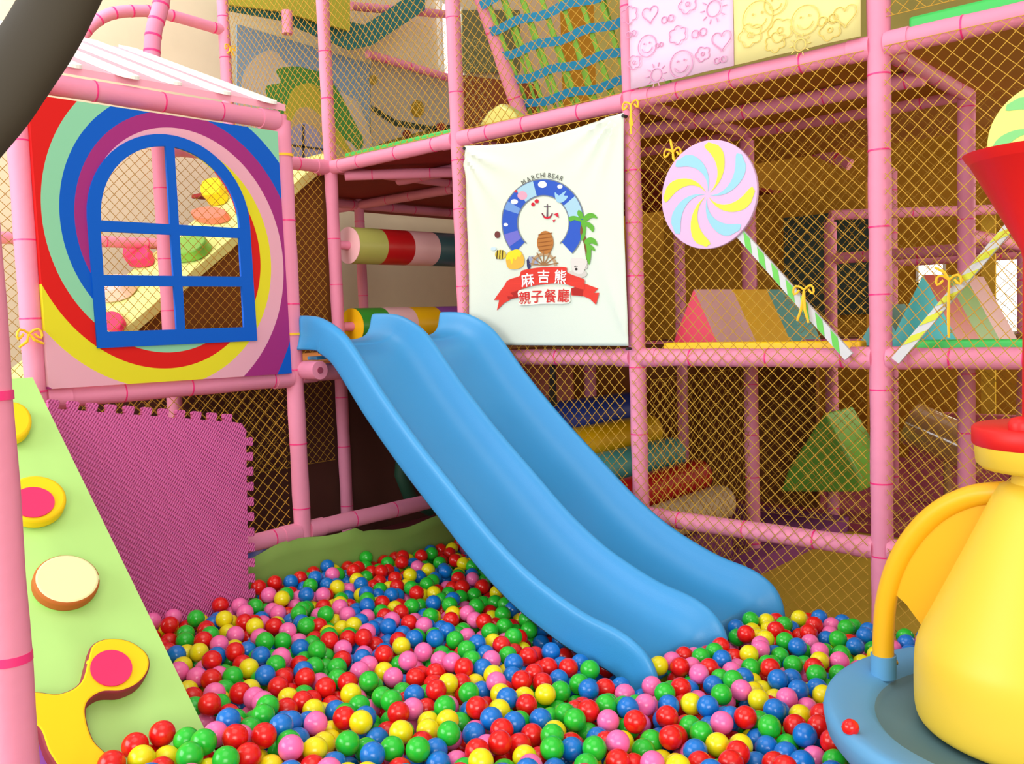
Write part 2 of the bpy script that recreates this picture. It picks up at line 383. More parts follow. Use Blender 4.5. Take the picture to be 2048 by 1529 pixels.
net('inner ochre net crossing behind the lower right rail', (1.24, 1.22, .2), EX, EZ, 2.3, .9, seed=12)
greencord = mat('pale_green_cord', (196, 190, 120), .8)
net('pale green net stretched over the wall with flower mural', (-3.1, 1.7, 2.5), EY, EZ, 2.0, 1.9, mt=greencord, cell=.09, seed=13)
net('inner net beside the rolls under the deck', (1.22, .08, FZ+.1), EY, EZ, 1.05, 1.1, seed=14)

# ------------------------------------------------------------------ rainbow window panel
def spiral_mat():
    M = bpy.data.materials.new('rainbow_spiral'); M.use_nodes = True; nt = M.node_tree; N = nt.nodes; L = nt.links
    b = N['Principled BSDF']; b.inputs['Roughness'].default_value = .6; b.inputs['Specular IOR Level'].default_value = .2
    tc = N.new('ShaderNodeTexCoord'); sp = N.new('ShaderNodeSeparateXYZ'); L.new(tc.outputs['Object'], sp.inputs[0])
    def mt(op, a, c=None, d=None):
        n = N.new('ShaderNodeMath'); n.operation = op
        for i, v in enumerate((a, c, d)):
            if v is None: continue
            if isinstance(v, (int, float)): n.inputs[i].default_value = v
            else: L.new(v, n.inputs[i])
        return n.outputs[0]
    dy = mt('SUBTRACT', sp.outputs['Y'], 0.0); dz = mt('SUBTRACT', sp.outputs['Z'], 0.0)
    r = mt('SQRT', mt('ADD', mt('MULTIPLY', dy, dy), mt('MULTIPLY', dz, dz)))
    t = mt('ARCTAN2', dz, dy)
    s = mt('ADD', mt('MULTIPLY', mt('COSINE', mt('MULTIPLY', t, 2.0)), .315), mt('MULTIPLY', mt('SINE', mt('MULTIPLY', t, 2.0)), .058))
    s = mt('ADD', s, mt('MULTIPLY', r, 1/.030)); s = mt('ADD', s, mt('MULTIPLY', mt('MULTIPLY', r, r), -18.018))
    s = mt('ADD', s, mt('MULTIPLY', t, 6/(2*PI))); s = mt('ADD', s, -3.001+12)
    f = mt('FLOORED_MODULO', s, 6.0); f = mt('DIVIDE', f, 6.0)
    cr = N.new('ShaderNodeValToRGB'); cr.color_ramp.interpolation = 'CONSTANT'; L.new(f, cr.inputs[0])
    cols = [(136, 204, 168), (210, 24, 22), (222, 214, 40), (226, 166, 186), (156, 44, 122), (0, 88, 196)]
    e = cr.color_ramp.elements; e[0].position = 0; e[0].color = (*lin(cols[0]), 1); e[1].position = 1/6; e[1].color = (*lin(cols[1]), 1)
    for i in range(2, 6): q = e.new(i/6); q.color = (*lin(cols[i]), 1)
    L.new(cr.outputs[0], b.inputs['Base Color'])
    return M
spm = spiral_mat()
CY, CZ = -1.784, 1.803
pnl = thing('window_panel', 'rainbow swirl panel with a blue round-topped window frame', 'panel', (.015, CY, CZ))
def holes():
    H = []
    for (y0, y1) in ((-2.105, -1.805), (-1.765, -1.475)):
        H.append([(y0, 1.42), (y1, 1.42), (y1, 1.605), (y0, 1.605)])
        H.append([(y0, 1.65), (y1, 1.65), (y1, 1.825), (y0, 1.825)])
    # top two panes: quarter arches
    R = .315; cy = -1.785; zc = 1.885
    H.append([(-1.805, 1.87), (-1.805, zc+math.sqrt(R*R-.02**2))]+[(cy+R*math.cos(a), zc+R*math.sin(a)) for a in np.linspace(math.radians(95), PI, 14)]+[(cy-R, 1.87)])
    H.append([(-1.765, 1.87), (cy+R, 1.87)]+[(cy+R*math.cos(a), zc+R*math.sin(a)) for a in np.linspace(0, math.radians(85), 14)]+[(-1.765, zc+math.sqrt(R*R-.02**2))])
    return H
def plate(outer, hl, x0, x1, name, mt, parent):
    # flat plate in the YZ plane with holes, via 2d curve fill
    cu = bpy.data.curves.new(name, 'CURVE'); cu.dimensions = '2D'; cu.fill_mode = 'BOTH'; cu.extrude = (x1-x0)/2
    for poly in [outer]+hl:
        sp = cu.splines.new('POLY'); sp.points.add(len(poly)-1); sp.use_cyclic_u = True
        for p, q in zip(sp.points, poly): p.co = (q[0], q[1], 0, 1)
    tmp = bpy.data.objects.new('tmp', cu); COL.objects.link(tmp)
    dg = bpy.context.evaluated_depsgraph_get(); me = bpy.data.meshes.new_from_object(tmp.evaluated_get(dg))
    bpy.data.objects.remove(tmp)
    xm = (x0+x1)/2; org = ROOT[parent.name]
    for v in me.vertices:
        y, z, x = v.co; v.co = (xm+x-org[0], y-org[1], z-org[2])
    me.materials.clear(); me.materials.append(mt)
    o = bpy.data.objects.new(name, me); COL.objects.link(o); o.parent = parent; ROOT[o.name] = org
    return o
out = [(-2.345, 1.205), (-1.225, 1.19), (-1.235, 2.335), (-2.345, 2.335)]
wf = [(-2.15, 1.355), (-1.41, 1.355)]+[(-1.785+.37*math.cos(a)*1.0, 1.88+.37*math.sin(a)) for a in np.linspace(0, PI, 28)]
inner_hole = [(-2.11, 1.40), (-1.46, 1.40)]+[(-1.785+.325*math.cos(a), 1.88+.325*math.sin(a)) for a in np.linspace(0, PI, 28)]
plate(out, [inner_hole], .035, .06, 'swirl_board', spm, pnl)
plate(wf, holes(), .055, .068, 'window_frame', mat('frame_blue', (0, 90, 200), .6, .2), pnl)

pnl.location.y -= .032

# ------------------------------------------------------------------ icing roof
rf = thing('icing_roof', 'pink house roof with white icing drips above the rainbow panel', 'roof', (0, -1.8, 2.43))
sl = .40
def rp(x, y, dz=0): return (x, y, 2.452-x*sl+dz)
MB().prism([rp(-.005, -2.9), rp(-.005, -1.17), rp(-1.35, -1.17), rp(-1.35, -2.9)], (0, 0, .03)).build('roof_slab', mat('roof_pink', (238, 168, 190), .5), rf, smooth=False)
for k in range(8):
    yc = -1.28-.225*k; hw = .05; x0 = .0-.03*((k*37) % 3)
    pts = [rp(-1.34, yc+hw, .031), rp(-1.34, yc-hw, .031)]+[rp(x0+hw*math.cos(a), yc+hw*math.sin(a)*1.0, .031) for a in np.linspace(-PI/2, PI/2, 10)]
    MB().prism(pts, (0, 0, .014)).build('icing_drip', white, rf, smooth=False)

# ------------------------------------------------------------------ slide
YS = (-1.165, -.665, -.165)
prof = [(-.03, 1.470), (.10, 1.466), (.2, 1.45), (.33, 1.395), (.43, 1.315), (.60, 1.13), (.76, .975), (.90, .85), (1.08, .70), (1.26, .55), (1.44, .43), (1.6, .355), (1.74, .305), (1.86, .28), (1.94, .25), (2.0, .205), (2.035, .14), (2.05, .05)]
def spl(P, n=4):
    P = [np.array(p) for p in P]; out = []
    for i in range(len(P)-1):
        p0, p1, p2, p3 = P[max(i-1, 0)], P[i], P[i+1], P[min(i+2, len(P)-1)]
        for k in range(n):
            t = k/n; out.append(.5*((2*p1)+(p2-p0)*t+(2*p0-5*p1+4*p2-p3)*t*t+(3*p1-p0-3*p2+p3)*t**3))
    out.append(P[-1]); return out
SC = spl(prof)
def slide_mesh():
    n = len(SC); V = []; rows = []
    for i, p in enumerate(SC):
        T = SC[min(i+1, n-1)]-SC[max(i-1, 0)]; T /= np.linalg.norm(T); nrm = np.array((-T[1], T[0]))
        if nrm[1] < 0: nrm = -nrm
        s = i/(n-1)
        d = .135
        sk = .17
        X = p[0]
        yo = .03*math.exp(-((s)/.06)**2)            # slight flare at the top
        cross = [(YS[0]-.022-yo, sk), (YS[0]-.020, .10), (YS[0]-.024, .03), (YS[0]-.016, .006), (YS[0], 0), (YS[0]+.016, .006)]
        for a, b in ((YS[0], YS[1]), (YS[1], YS[2])):
            wd = b-a
            cross += [(a+.030, .030), (a+.055, d*.60), (a+.095, d*.86), (a+.15, d*.97), (a+wd*.5, d), (b-.15, d*.97), (b-.095, d*.86), (b-.055, d*.60), (b-.030, .030), (b-.014, .005), (b, 0)]
            if b == YS[1]: cross.append((b+.014, .005))
        cross += [(YS[2]+.016, .01), (YS[2]+.024, .03), (YS[2]+.02, .10), (YS[2]+.022, sk)]
        row = []
        for y, dd in cross:
            k = dd
            off = nrm*k
            q = p-off
            if s < .12:                                # entry lip: valley starts further forward, sides rounded
                q = np.array((p[0]-off[0]*.2+dd*.35*(1-s/.12), p[1]-dd))
            V.append((q[0], y, q[1])); row.append(len(V)-1)
        rows.append(row)
    F = [(rows[i][k], rows[i+1][k], rows[i+1][k+1], rows[i][k+1]) for i in range(n-1) for k in range(len(rows[0])-1)]
    return V, F
V, F = slide_mesh()
sd = thing('slide', 'blue two-lane plastic slide running down into the ball pit', 'slide', (1.0, -.66, 0))
so = MB().add(V, F).build('slide_body', slideblue, sd, angle=180)
md = so.modifiers.new('solid', 'SOLIDIFY'); md.thickness = .014; md.offset = -1
md = so.modifiers.new('sub', 'SUBSURF'); md.levels = 1; md.render_levels = 1
# hidden under-bracket that hooks over the rail
MB().box((-.03, -1.1, 1.245), (.05, -.22, 1.262)).build('hook_plate', slideblue, sd, smooth=False, bevel=.004)

# ------------------------------------------------------------------ green skirt of the pit
def wavy(y): return .018*math.sin(y*5+1)+.012*math.sin(y*13)
sk = MB(); n = 60; V = []
for i in range(n+1):
    y = -3.2+3.16*i/n; top = .36+wavy(y) - (.03 if y > -.9 else 0)
    if y < -1.2: x0 = .055
    else: x0 = .055+.02*math.sin((y+1.2)*3)
    for j, z in enumerate(np.linspace(FZ+.01, top, 8)):
        V.append((x0+.015*math.sin(y*9+j*.6)*(j/7), y, z))
F = [(i*8+j, (i+1)*8+j, (i+1)*8+j+1, i*8+j+1) for i in range(n) for j in range(7)]
o = MB().add(V, F).build('pit_skirt', skirtgreen); tag(o, 'olive green vinyl skirt along the back edge of the ball pit', 'skirt')
md = o.modifiers.new('s', 'SOLIDIFY'); md.thickness = .006

# ------------------------------------------------------------------ puzzle mat
def weave_mat():
    M = bpy.data.materials.new('woven_foam'); M.use_nodes = True; nt = M.node_tree; N = nt.nodes; L = nt.links
    b = N['Principled BSDF']; b.inputs['Base Color'].default_value = (*lin((214, 92, 162)), 1); b.inputs['Roughness'].default_value = .5
    tc = N.new('ShaderNodeTexCoord'); mp = N.new('ShaderNodeMapping'); mp.inputs['Rotation'].default_value = (math.radians(38), 0, 0)
    L.new(tc.outputs['Object'], mp.inputs[0]); sp = N.new('ShaderNodeSeparateXYZ'); L.new(mp.outputs[0], sp.inputs[0])
    def mt(op, a, c=None):
        n = N.new('ShaderNodeMath'); n.operation = op
        for i, v in enumerate((a, c)):
            if v is None: continue
            if isinstance(v, (int, float)): n.inputs[i].default_value = v
            else: L.new(v, n.inputs[i])
        return n.outputs[0]
    a = mt('SINE', mt('MULTIPLY', sp.outputs['Y'], 300)); c = mt('SINE', mt('ADD', mt('MULTIPLY', sp.outputs['Z'], 150), mt('MULTIPLY', mt('SIGN', a), 1.57)))
    h = mt('MULTIPLY', mt('ABSOLUTE', a), mt('ABSOLUTE', c))
    bp = N.new('ShaderNodeBump'); bp.inputs['Strength'].default_value = .9; bp.inputs['Distance'].default_value = .006
    L.new(h, bp.inputs['Height']); L.new(bp.outputs[0], b.inputs['Normal'])
    return M
def puzzle():
    c = {'TL': (-2.42, 1.135), 'TR': (-1.565, .985), 'BR': (-1.68, .14), 'BL': (-2.47, .14)}
    def edge(a, b, n):
        a = np.array(a); b = np.array(b); t = (b-a)/np.linalg.norm(b-a); o = np.array((-t[1], t[0])); L = np.linalg.norm(b-a)/n; P = []
        for i in range(n):
            s = a+t*L*i
            P += [s+t*L*.0, s+t*L*.27, s+t*L*.20+o*.028, s+t*L*.27+o*.034, s+t*L*.73+o*.034, s+t*L*.80+o*.028, s+t*L*.73]
        return P
    # clockwise from TL, outward = left of travel
    P = edge(c['TL'], (c['TR'][0]-.05, c['TR'][1]+.008), 11)
    P += [np.array((c['TR'][0]-.02, c['TR'][1]-.0)), np.array((c['TR'][0], c['TR'][1]-.04))]
    P += edge((c['TR'][0]-.005, c['TR'][1]-.05), c['BR'], 12)
    P += [np.array(c['BR']), np.array(c['BL'])]
    return P
def leanx(z): return .235-.15*(z-.14)/1.0
pz = [np.array((leanx(p[1]), p[0], p[1])) for p in puzzle()]
o = MB().prism(pz, (.02, 0, .003)).build('puzzle_mat', weave_mat(), smooth=False, bevel=0)
tag(o, 'purple-pink woven foam mat with puzzle teeth leaning by the green wedge', 'mat')

# ------------------------------------------------------------------ green climbing wedge
WP, WN = np.array((.237, 0, 1.263)), np.array((.932, 0, 1.0)); WN = WN/np.linalg.norm(WN)
def wz(x): return 1.263-.932*(x-.237)
wd = thing('climbing_wedge', 'pale green climbing wedge with foam holds at the left of the ball pit', 'climbing wedge', (.5, -2.9, FZ))
V = []
nx, ny = 30, 20
xa, xb = .237, 1.56
g = np.random.RandomState(3)
for i in range(nx+1):
    for j in range(ny+1):
        x = xa+(xb-xa)*i/nx; y = -2.50-1.15*j/ny
        e = min(1, min(j, ny-j)/3, min(i, nx-i)/3)
        bz = e*.006*(math.sin(x*9+y*14)+.6*math.sin(x*21-y*17+1)+.5*math.sin(y*33+x*4))
        V.append((x+WN[0]*bz, y, wz(x)+WN[2]*bz))
n0 = len(V)
F = [(i*(ny+1)+j, i*(ny+1)+j+1, (i+1)*(ny+1)+j+1, (i+1)*(ny+1)+j) for i in range(nx) for j in range(ny)]
mb = MB().add(V, F)
P = [(xa, wz(xa)), (xb, wz(xb)), (xb, FZ), (xa, FZ)]
for y in (-2.502, -3.65): mb.add([(a, y, b) for a, b in P], [(0, 1, 2, 3) if y > -3 else (3, 2, 1, 0)])
mb.add([(xa, -2.5, wz(xa)), (xa, -3.65, wz(xa)), (xa, -3.65, FZ), (xa, -2.5, FZ)], [(0, 1, 2, 3)])
mb.add([(xb, -2.5, wz(xb)), (xb, -3.65, wz(xb)), (xb, -3.65, FZ), (xb, -2.5, FZ)], [(0, 1, 2, 3)])
mb.build('wedge_cover', wedgegreen, wd, angle=50)
def wpt(x, y, h=0): return onplane(x, y, WP+WN*(h+.004), WN)
def hold(name, pts, th, mats, sm=True):
    P = [wpt(x, y, 0) for x, y in pts]
    mb = MB().prism(P, WN*th, 0, len(mats)-1); return mb.build(name, mats, wd, bevel=.012)
def ell(cx, cy, rx, ry, n=36, a=0):
    out = []
    for k in range(n):
        t = 2*PI*k/n; x, y = rx*math.cos(t), ry*math.sin(t); out.append((cx+x*math.cos(a)-y*math.sin(a), cy+x*math.sin(a)+y*math.cos(a)))
    return out
def sm_poly(pts, n=6):
    P = [np.array(p, float) for p in pts]; m_ = len(P); out = []
    for i in range(m_):
        p0, p1, p2, p3 = P[i-1], P[i], P[(i+1) % m_], P[(i+2) % m_]
        for k in range(n):
            t = k/n; out.append(tuple(.5*((2*p1)+(p2-p0)*t+(2*p0-5*p1+4*p2-p3)*t*t+(3*p1-p0-3*p2+p3)*t**3)))
    return out
hold('climbing_hold', ell(20, 856, 40, 38), .04, [foamyel])
h = hold('climbing_hold', ell(66, 1014, 62, 46), .045, [foamyel])
P = [wpt(x, y-6, .047) for x, y in ell(66, 1012, 43, 30)]
MB().prism(P, WN*.004).build('hold_disc', foampink, h, smooth=False)['label'] = 'pink centre disc of the upper round hold'
hold('climbing_hold', ell(127, 1176, 67, 50), .045, [foamcream, foambrown])['label'] = 'cream round hold with brown rim'
bone = sm_poly([(165, 1340), (175, 1310), (205, 1296), (250, 1300), (285, 1325), (290, 1355), (270, 1385), (235, 1402), (195, 1405), (168, 1425), (165, 1455), (180, 1500), (215, 1545), (130, 1570), (90, 1530), (70, 1480), (40, 1455), (50, 1405), (110, 1406), (150, 1385)])
h = hold('climbing_hold', bone, .05, [foamyel, mat('foam_wine', (150, 45, 60), .7)]); h['label'] = 'yellow bone-shaped hold'
P = [wpt(x, y, .052) for x, y in ell(222, 1338, 42, 36)]
MB().prism(P, WN*.004).build('hold_disc', foampink, h, smooth=False)['label'] = 'pink disc on the bone-shaped hold'
P = [wpt(x, y, .0) for x, y in ((20, 1462), (78, 1462), (105, 1540), (20, 1545))]
MB().prism(P, WN*.012).build('colour_patch', foampurple, wd, smooth=False)

# ------------------------------------------------------------------ ramp beyond the window
rampm = mat('ramp_lime', (226, 236, 150), .6, .3, mottle=.04)
rz = lambda y: 2.51+.764*y
rm = thing('climbing_ramp', 'pale lime climbing ramp with coloured holds beyond the window', 'ramp', (-1.75, -.8, 1.2))
MB().prism([(-1.32, -1.75, rz(-1.75)), (-1.32, .12, rz(.12)), (-2.25, .12, rz(.12)), (-2.25, -1.75, rz(-1.75))], (0, 0, -.07)).build('ramp_board', rampm, rm, smooth=False)
RN = np.array((0, -.764, 1.0)); RN /= np.linalg.norm(RN)
def rpt(x, y): return onplane(x, y, (0, 0, 2.515), RN)
for pts, th, mt_ in ((ell(232, 650, 22, 18), .04, foampink), (sm_poly([(205, 575), (275, 572), (255, 598), (205, 606)], 3), .09, VP), (sm_poly([(262, 505), (300, 500), (308, 530), (262, 535)], 3), .07, foampink),
        (sm_poly([(352, 500), (400, 486), (425, 495), (400, 520), (352, 526)], 4), .07, VLG), (ell(425, 437, 36, 12), .05, mat('hold_coral', (238, 120, 100), .6)), (sm_poly([(420, 385), (452, 378), (455, 405), (420, 412)], 3), .1, foamyel)):
    MB().prism([rpt(*p) for p in pts], RN*th).build('ramp_hold', mt_, rm, bevel=.01)
o = MB().prism([(-1.36, -2.4, FZ), (-1.36, .12, FZ), (-1.36, .12, rz(.12)-.08), (-1.36, -1.75, rz(-1.75)-.08), (-1.36, -2.4, .9)], (-.03, 0, 0)).build('ramp_shade_board', brownwood, smooth=False)  # board added to make the dim region below the ramp dark
tag(o, 'added brown board standing for the dim space beneath the climbing ramp, behind the net', 'board')

# ------------------------------------------------------------------ murals
def flat(name, pts, f, th, mt, parent, nrm): return MB().prism([f(x, y) for x, y in pts], np.array(nrm)*th).build(name, mt, parent, smooth=False)
XM = -3.2
f = lambda x, y: hx(x, y, XM)
mu = thing('landscape_mural', 'sky and tree mural board on the far wall, upper left', 'mural', (XM, 1.1, 2.6))
flat('mural_board', [(474, 48), (740, 128), (740, 345), (474, 345)], f, .02, mat('mural_sky', (128, 160, 190), .7), mu, (-1, 0, 0))
def dec(name, pts, k, rgb, par, ff=f): 
    P = [ff(x, y)+np.array((.004+.003*k, 0, 0)) for x, y in pts]
    return MB().prism(P, (-.003, 0, 0)).build(name, mat('paint_%d_%d_%d' % rgb, rgb, .7), par, smooth=False)
dec('cloud', sm_poly([(482, 175), (500, 125), (540, 100), (570, 125), (610, 150), (660, 175), (720, 215), (725, 320), (482, 330)], 5), 1, (190, 186, 180), mu)
dec('tree', sm_poly([(530, 178), (560, 165), (552, 140), (590, 133), (620, 140), (650, 150), (680, 190), (700, 230), (725, 280), (715, 300), (690, 280), (640, 300), (560, 240)], 5), 2, (70, 140, 60), mu)
dec('hill', sm_poly([(575, 200), (600, 170), (630, 172), (650, 210), (655, 240), (680, 270), (700, 330), (560, 330)], 5), 3, (170, 170, 55), mu)
dec('path', sm_poly([(585, 235), (610, 215), (640, 235), (665, 280), (690, 310), (690, 340), (560, 340)], 5), 4, (176, 160, 120), mu)
dec('arched_door', sm_poly([(578, 270), (590, 252), (610, 248), (632, 262), (645, 300), (645, 345), (578, 345)], 4), 5, (150, 150, 180), mu)
dec('door_bar', [(602, 250), (606, 250), (606, 345), (602, 345)], 6, (60, 60, 60), mu)
dec('door_bar', [(578, 289), (645, 298), (645, 302), (578, 293)], 6, (60, 60, 60), mu)
fm = thing('flower_mural', 'grey-white flower mural board right of the landscape mural', 'mural', (XM, 2.4, 2.6))
flat('mural_board', [(742, 118), (900, 160), (900, 330), (742, 345)], f, .02, mat('mural_grey', (176, 170, 158), .7), fm, (-1, 0, 0))
dec('vine', [(742, 210), (790, 240), (860, 252), (902, 250), (902, 262), (855, 262), (790, 252), (742, 222)], 1, (40, 60, 45), fm)
dec('flower', ell(834, 218, 13, 17), 2, (160, 130, 20), fm); dec('flower', ell(730+15, 160, 8, 10), 2, (160, 140, 60), fm)
dec('flower', ell(812, 268, 8, 8), 3, (120, 40, 30), fm); dec('flower', ell(880, 254, 9, 9), 3, (150, 40, 40), fm)
dec('grass', sm_poly([(742, 300), (800, 275), (900, 258), (900, 335), (742, 345)], 3), 1, (120, 110, 30), fm)
rail(tuple(hx(735, 108, -3.1)), tuple(hx(905, 158, -3.1)), 'dim pink rail over the flower mural', 71, r=.04, collar=False)
rail(tuple(hx(700, 12, -3.1)), tuple(hx(905, 30, -3.1)), 'dim pink rail highest in the gap left of the banner post', 72, r=.04, collar=False)
# upper canopy with teal net
cn = MB().prism([hx(x, y, -2.9) for x, y in ((448, -40), (700, -40), (700, 62), (560, 22), (448, 8))], (-.03, 0, 0)).build('canopy', mat('canopy_olive', (176, 176, 56), .8), smooth=False)
tag(cn, 'olive yellow canopy panel at the top left edge of the photo', 'canopy')
cn = MB().prism([hx(x, y, -3.0) for x, y in ((452, 20), (560, 40), (700, 100), (745, 90), (850, 20), (850, -30), (730, 50), (560, 10), (452, 0))], (-.02, 0, 0)).build('teal_valance', mat('teal_fabric', (44, 120, 120), .8), smooth=False)
tag(cn, 'teal valance strip below the olive canopy', 'valance')
tag(pad_tube(hx(575, 68, -2.85), hx(574, 22, -2.85), .045, seed=3).build('padded_stub', [pink, tape]), 'short pink padded stub under the olive canopy', 'post')
# things glimpsed behind, right of banner post
o = MB().prism([hx(x, y, -3.28) for x, y in ((915, 158), (1000, 182), (1000, 190), (915, 166))], (-.03, 0, 0)).build('light_strip', mat('lamp_tube', (255, 225, 215), .4, emit=1.4), smooth=False)
tag(o, 'slim pinkish lamp strip glimpsed between banner post and strap ladder', 'lamp')
o = MB().prism([hx(x, y, -3.2) for x, y in ((925, 20), (1040, 20), (1040, 145), (925, 145))], (-.02, 0, 0)).build('grey_green_board', mat('grey_green', (120, 126, 92), .8), smooth=False)
tag(o, 'grey-green board between banner post and slanted pole', 'board')
dec('dot', ell(965, 95, 10, 18), 1, (180, 150, 20), o)if False else None
o = MB().prism([hx(x, y, -3.2) for x, y in ((925, 150), (1080, 170), (1080, 260), (925, 260))], (-.02, 0, 0)).build('rust_board', mat('rust', (150, 84, 48), .8), smooth=False)
tag(o, 'rust brown board low behind the slanted pole', 'board')
CUY = float(hz(995, 252, L2+.05)[1])
o = MB().prism([hy(x, y, CUY) for x, y in ((955, 252), (975, 222), (1000, 205), (1030, 225), (1035, 252))], (0, .1, 0)).build('glossy_cushion', mat('gloss_lime', (214, 214, 120), .15), bevel=.02)
tag(o, 'glossy pale lime cushion glimpsed above the banner', 'cushion')
o = MB().box((-.9, 2.6, L2+.1), (4, 2.65, 5)).build('upper_back_curtain', mat('olive_curtain', (150, 140, 70), .8, mottle=.25, mscale=5), smooth=False)
tag(o, 'mottled olive curtain behind the upper storey', 'curtain')

# ------------------------------------------------------------------ strap ladder
lt = thing('strap_ladder', 'slanted climbing lattice of blue and green straps above the banner', 'climbing net', (.7, .3, L2+.1))
A = np.array((.13, .5, L2+.06)); Bv = np.array((0, -.5, .85)); 
def lp(u, v): return A+np.array((u, 0, 0))+Bv*v
bs = mat('strap_blue', (20, 140, 190), .6); gs = mat('strap_green', (130, 190, 70), .6)
for i in range(9):
    v = .04+.155*i; mb = MB()
    n = 14
    P = [lp(1.03*k/n, v+.010*math.sin(k*1.3+i)) for k in range(n+1)]; up = np.array((0, -.5, .85)); up /= np.linalg.norm(up); nn = np.array((0, -.85, -.5))
    q = [p+up*.024 for p in P]+[p-up*.024 for p in P[::-1]]
    mb.prism(q, nn*.006).build('blue_strap', bs, lt, smooth=False)
for k in range(9):
    u = .05+.12*k
    q = [lp(u-.014, 0), lp(u+.014, 0), lp(u+.014, 1.35), lp(u-.014, 1.35)]
    MB().prism([np.array(p)+np.array((0, .012, .007)) for p in q], (0, -.006, -.003)).build('green_strap', gs, lt, smooth=False)
for k in range(8):
    u = .08+.13*k
    MB().prism([lp(u, 0)+np.array((0, .03, .01)), lp(u+.02, 0)+np.array((0, .03, .01)), lp(u+.09, 1.3)+np.array((0, .03, .01)), lp(u+.07, 1.3)+np.array((0, .03, .01))], (0, .004, .002)).build('green_strap', gs, lt, smooth=False)
tag(pad_tube(hy(1052, 262, .42), hy(955, -30, -.0+.12), .045, seed=9).build('slanted_pole', [pink, tape]), 'slanted pink padded pole left of the blue strap ladder', 'pole')

# ------------------------------------------------------------------ doodle fabrics
def loop(pts, wdt=.0035, close=True):
    """outline strip polygons in the fabric plane"""
    return pts
def fabric(label, x0, x1, z0, z1, base, ink, items, seed):
    t = thing('doodle_fabric', label, 'fabric', ((x0+x1)/2, -.035, z0))
    n = 16; V = []; F = []
    for i in range(n+1):
        for j in range(9):
            V.append((x0+(x1-x0)*i/n, -.062+.004*math.sin(i*.9)+.003*math.sin(j*1.3), z0+(z1-z0)*j/8))
    F = [(i*9+j, (i+1)*9+j, (i+1)*9+j+1, i*9+j+1) for i in range(n) for j in range(8)]
    o = MB().add(V, F).build('fabric_sheet', base, t); md = o.modifiers.new('s', 'SOLIDIFY'); md.thickness = .004; md.offset = 1
    mb = MB()
    def stroke(P, close=True):
        P = [Vector((p[0], -.0725, p[1])) for p in P]
        if close: P.append(P[0])
        mb.tube(P, .0024, 4, 0, False)
    for kind, cx, cz, s in items:
        def C(a, b, r, n=16, t0=0, t1=2*PI): return [(cx+a*s+r*s*math.cos(t), cz+b*s+r*s*math.sin(t)) for t in np.linspace(t0, t1, n)]
        if kind == 'sun':
            stroke(C(0, 0, .5), False)
            for k in range(10):
                a = 2*PI*k/10; stroke([(cx+.65*s*math.cos(a), cz+.65*s*math.sin(a)), (cx+.95*s*math.cos(a), cz+.95*s*math.sin(a))], False)
        elif kind in ('cloud', 'flower'):
            k5 = 6 if kind == 'cloud' else 5
            stroke([(cx+s*(.75+.2*abs(math.sin(k5*t/2)))*math.cos(t), cz+s*(.6+.25*abs(math.sin(k5*t/2)))*math.sin(t)) for t in np.linspace(0, 2*PI, 50)], False)
            if kind == 'flower': stroke(C(0, 0, .2, 10), False)
        elif kind == 'heart':
            stroke([(cx+s*.06*16*math.sin(t)**3, cz+s*.06*(13*math.cos(t)-5*math.cos(2*t)-2*math.cos(3*t)-math.cos(4*t))) for t in np.linspace(0, 2*PI, 40)], False)
        elif kind == 'face':
            stroke(C(0, 0, 1, 28), False); stroke(C(0, 0, .6, 14, PI*1.1, PI*1.9), False); stroke(C(-.3, .25, .06, 6), False); stroke(C(.3, .25, .06, 6), False)
        elif kind == 'bow':
            stroke(C(-.45, 0, .38, 12), False); stroke(C(.45, 0, .38, 12), False); stroke(C(0, 0, .14, 8), False)
    mb.build('printed_doodles', ink, t, smooth=False)
    return t
def fx(x, y): p = hy(x, y, -.0725); return p[0], p[2]
items = [(k, *fx(x, y), s) for k, x, y, s in (('heart', 1300, 28, .045), ('cloud', 1258, 30, .05), ('bow', 1335, 38, .04), ('sun', 1427, 17, .07), ('bow', 1398, 66, .045), ('cloud', 1355, 70, .05), ('heart', 1443, 80, .05), ('face', 1294, 92, .05), ('face', 1362, 128, .06), ('flower', 1405, 108, .04), ('flower', 1268, 125, .04), ('sun', 1312, 150, .06), ('bow', 1440, 120, .035), ('flower', 1375, 8, .05), ('bow', 1262, 68, .035), ('bow', 1318, 90, .025))]
fabric('pale pink doodle fabric at the top between banner and lollipop', 1.245, 1.79, L2+.038, 3.6, mat('fabric_pink', (232, 196, 224), .8), mat('ink_pink', (216, 150, 190), .8), items, 1)
items = [(k, *fx(x, y), s) for k, x, y, s in (('face', 1515, 35, .07), ('flower', 1560, 60, .06), ('face', 1610, 40, .06), ('bow', 1655, 40, .05), ('sun', 1600, 90, .05), ('flower', 1500, 70, .06), ('flower', 1660, 60, .05), ('cloud', 1550, 85, .05), ('heart', 1690, 30, .05), ('face', 1550, 5, .05))]
fabric('pale yellow doodle fabric at the top left of the thick post', 1.795, 2.35, L2+.038, 3.6, mat('fabric_yellow', (232, 222, 150), .8), mat('ink_amber', (226, 200, 110), .8), items, 2)

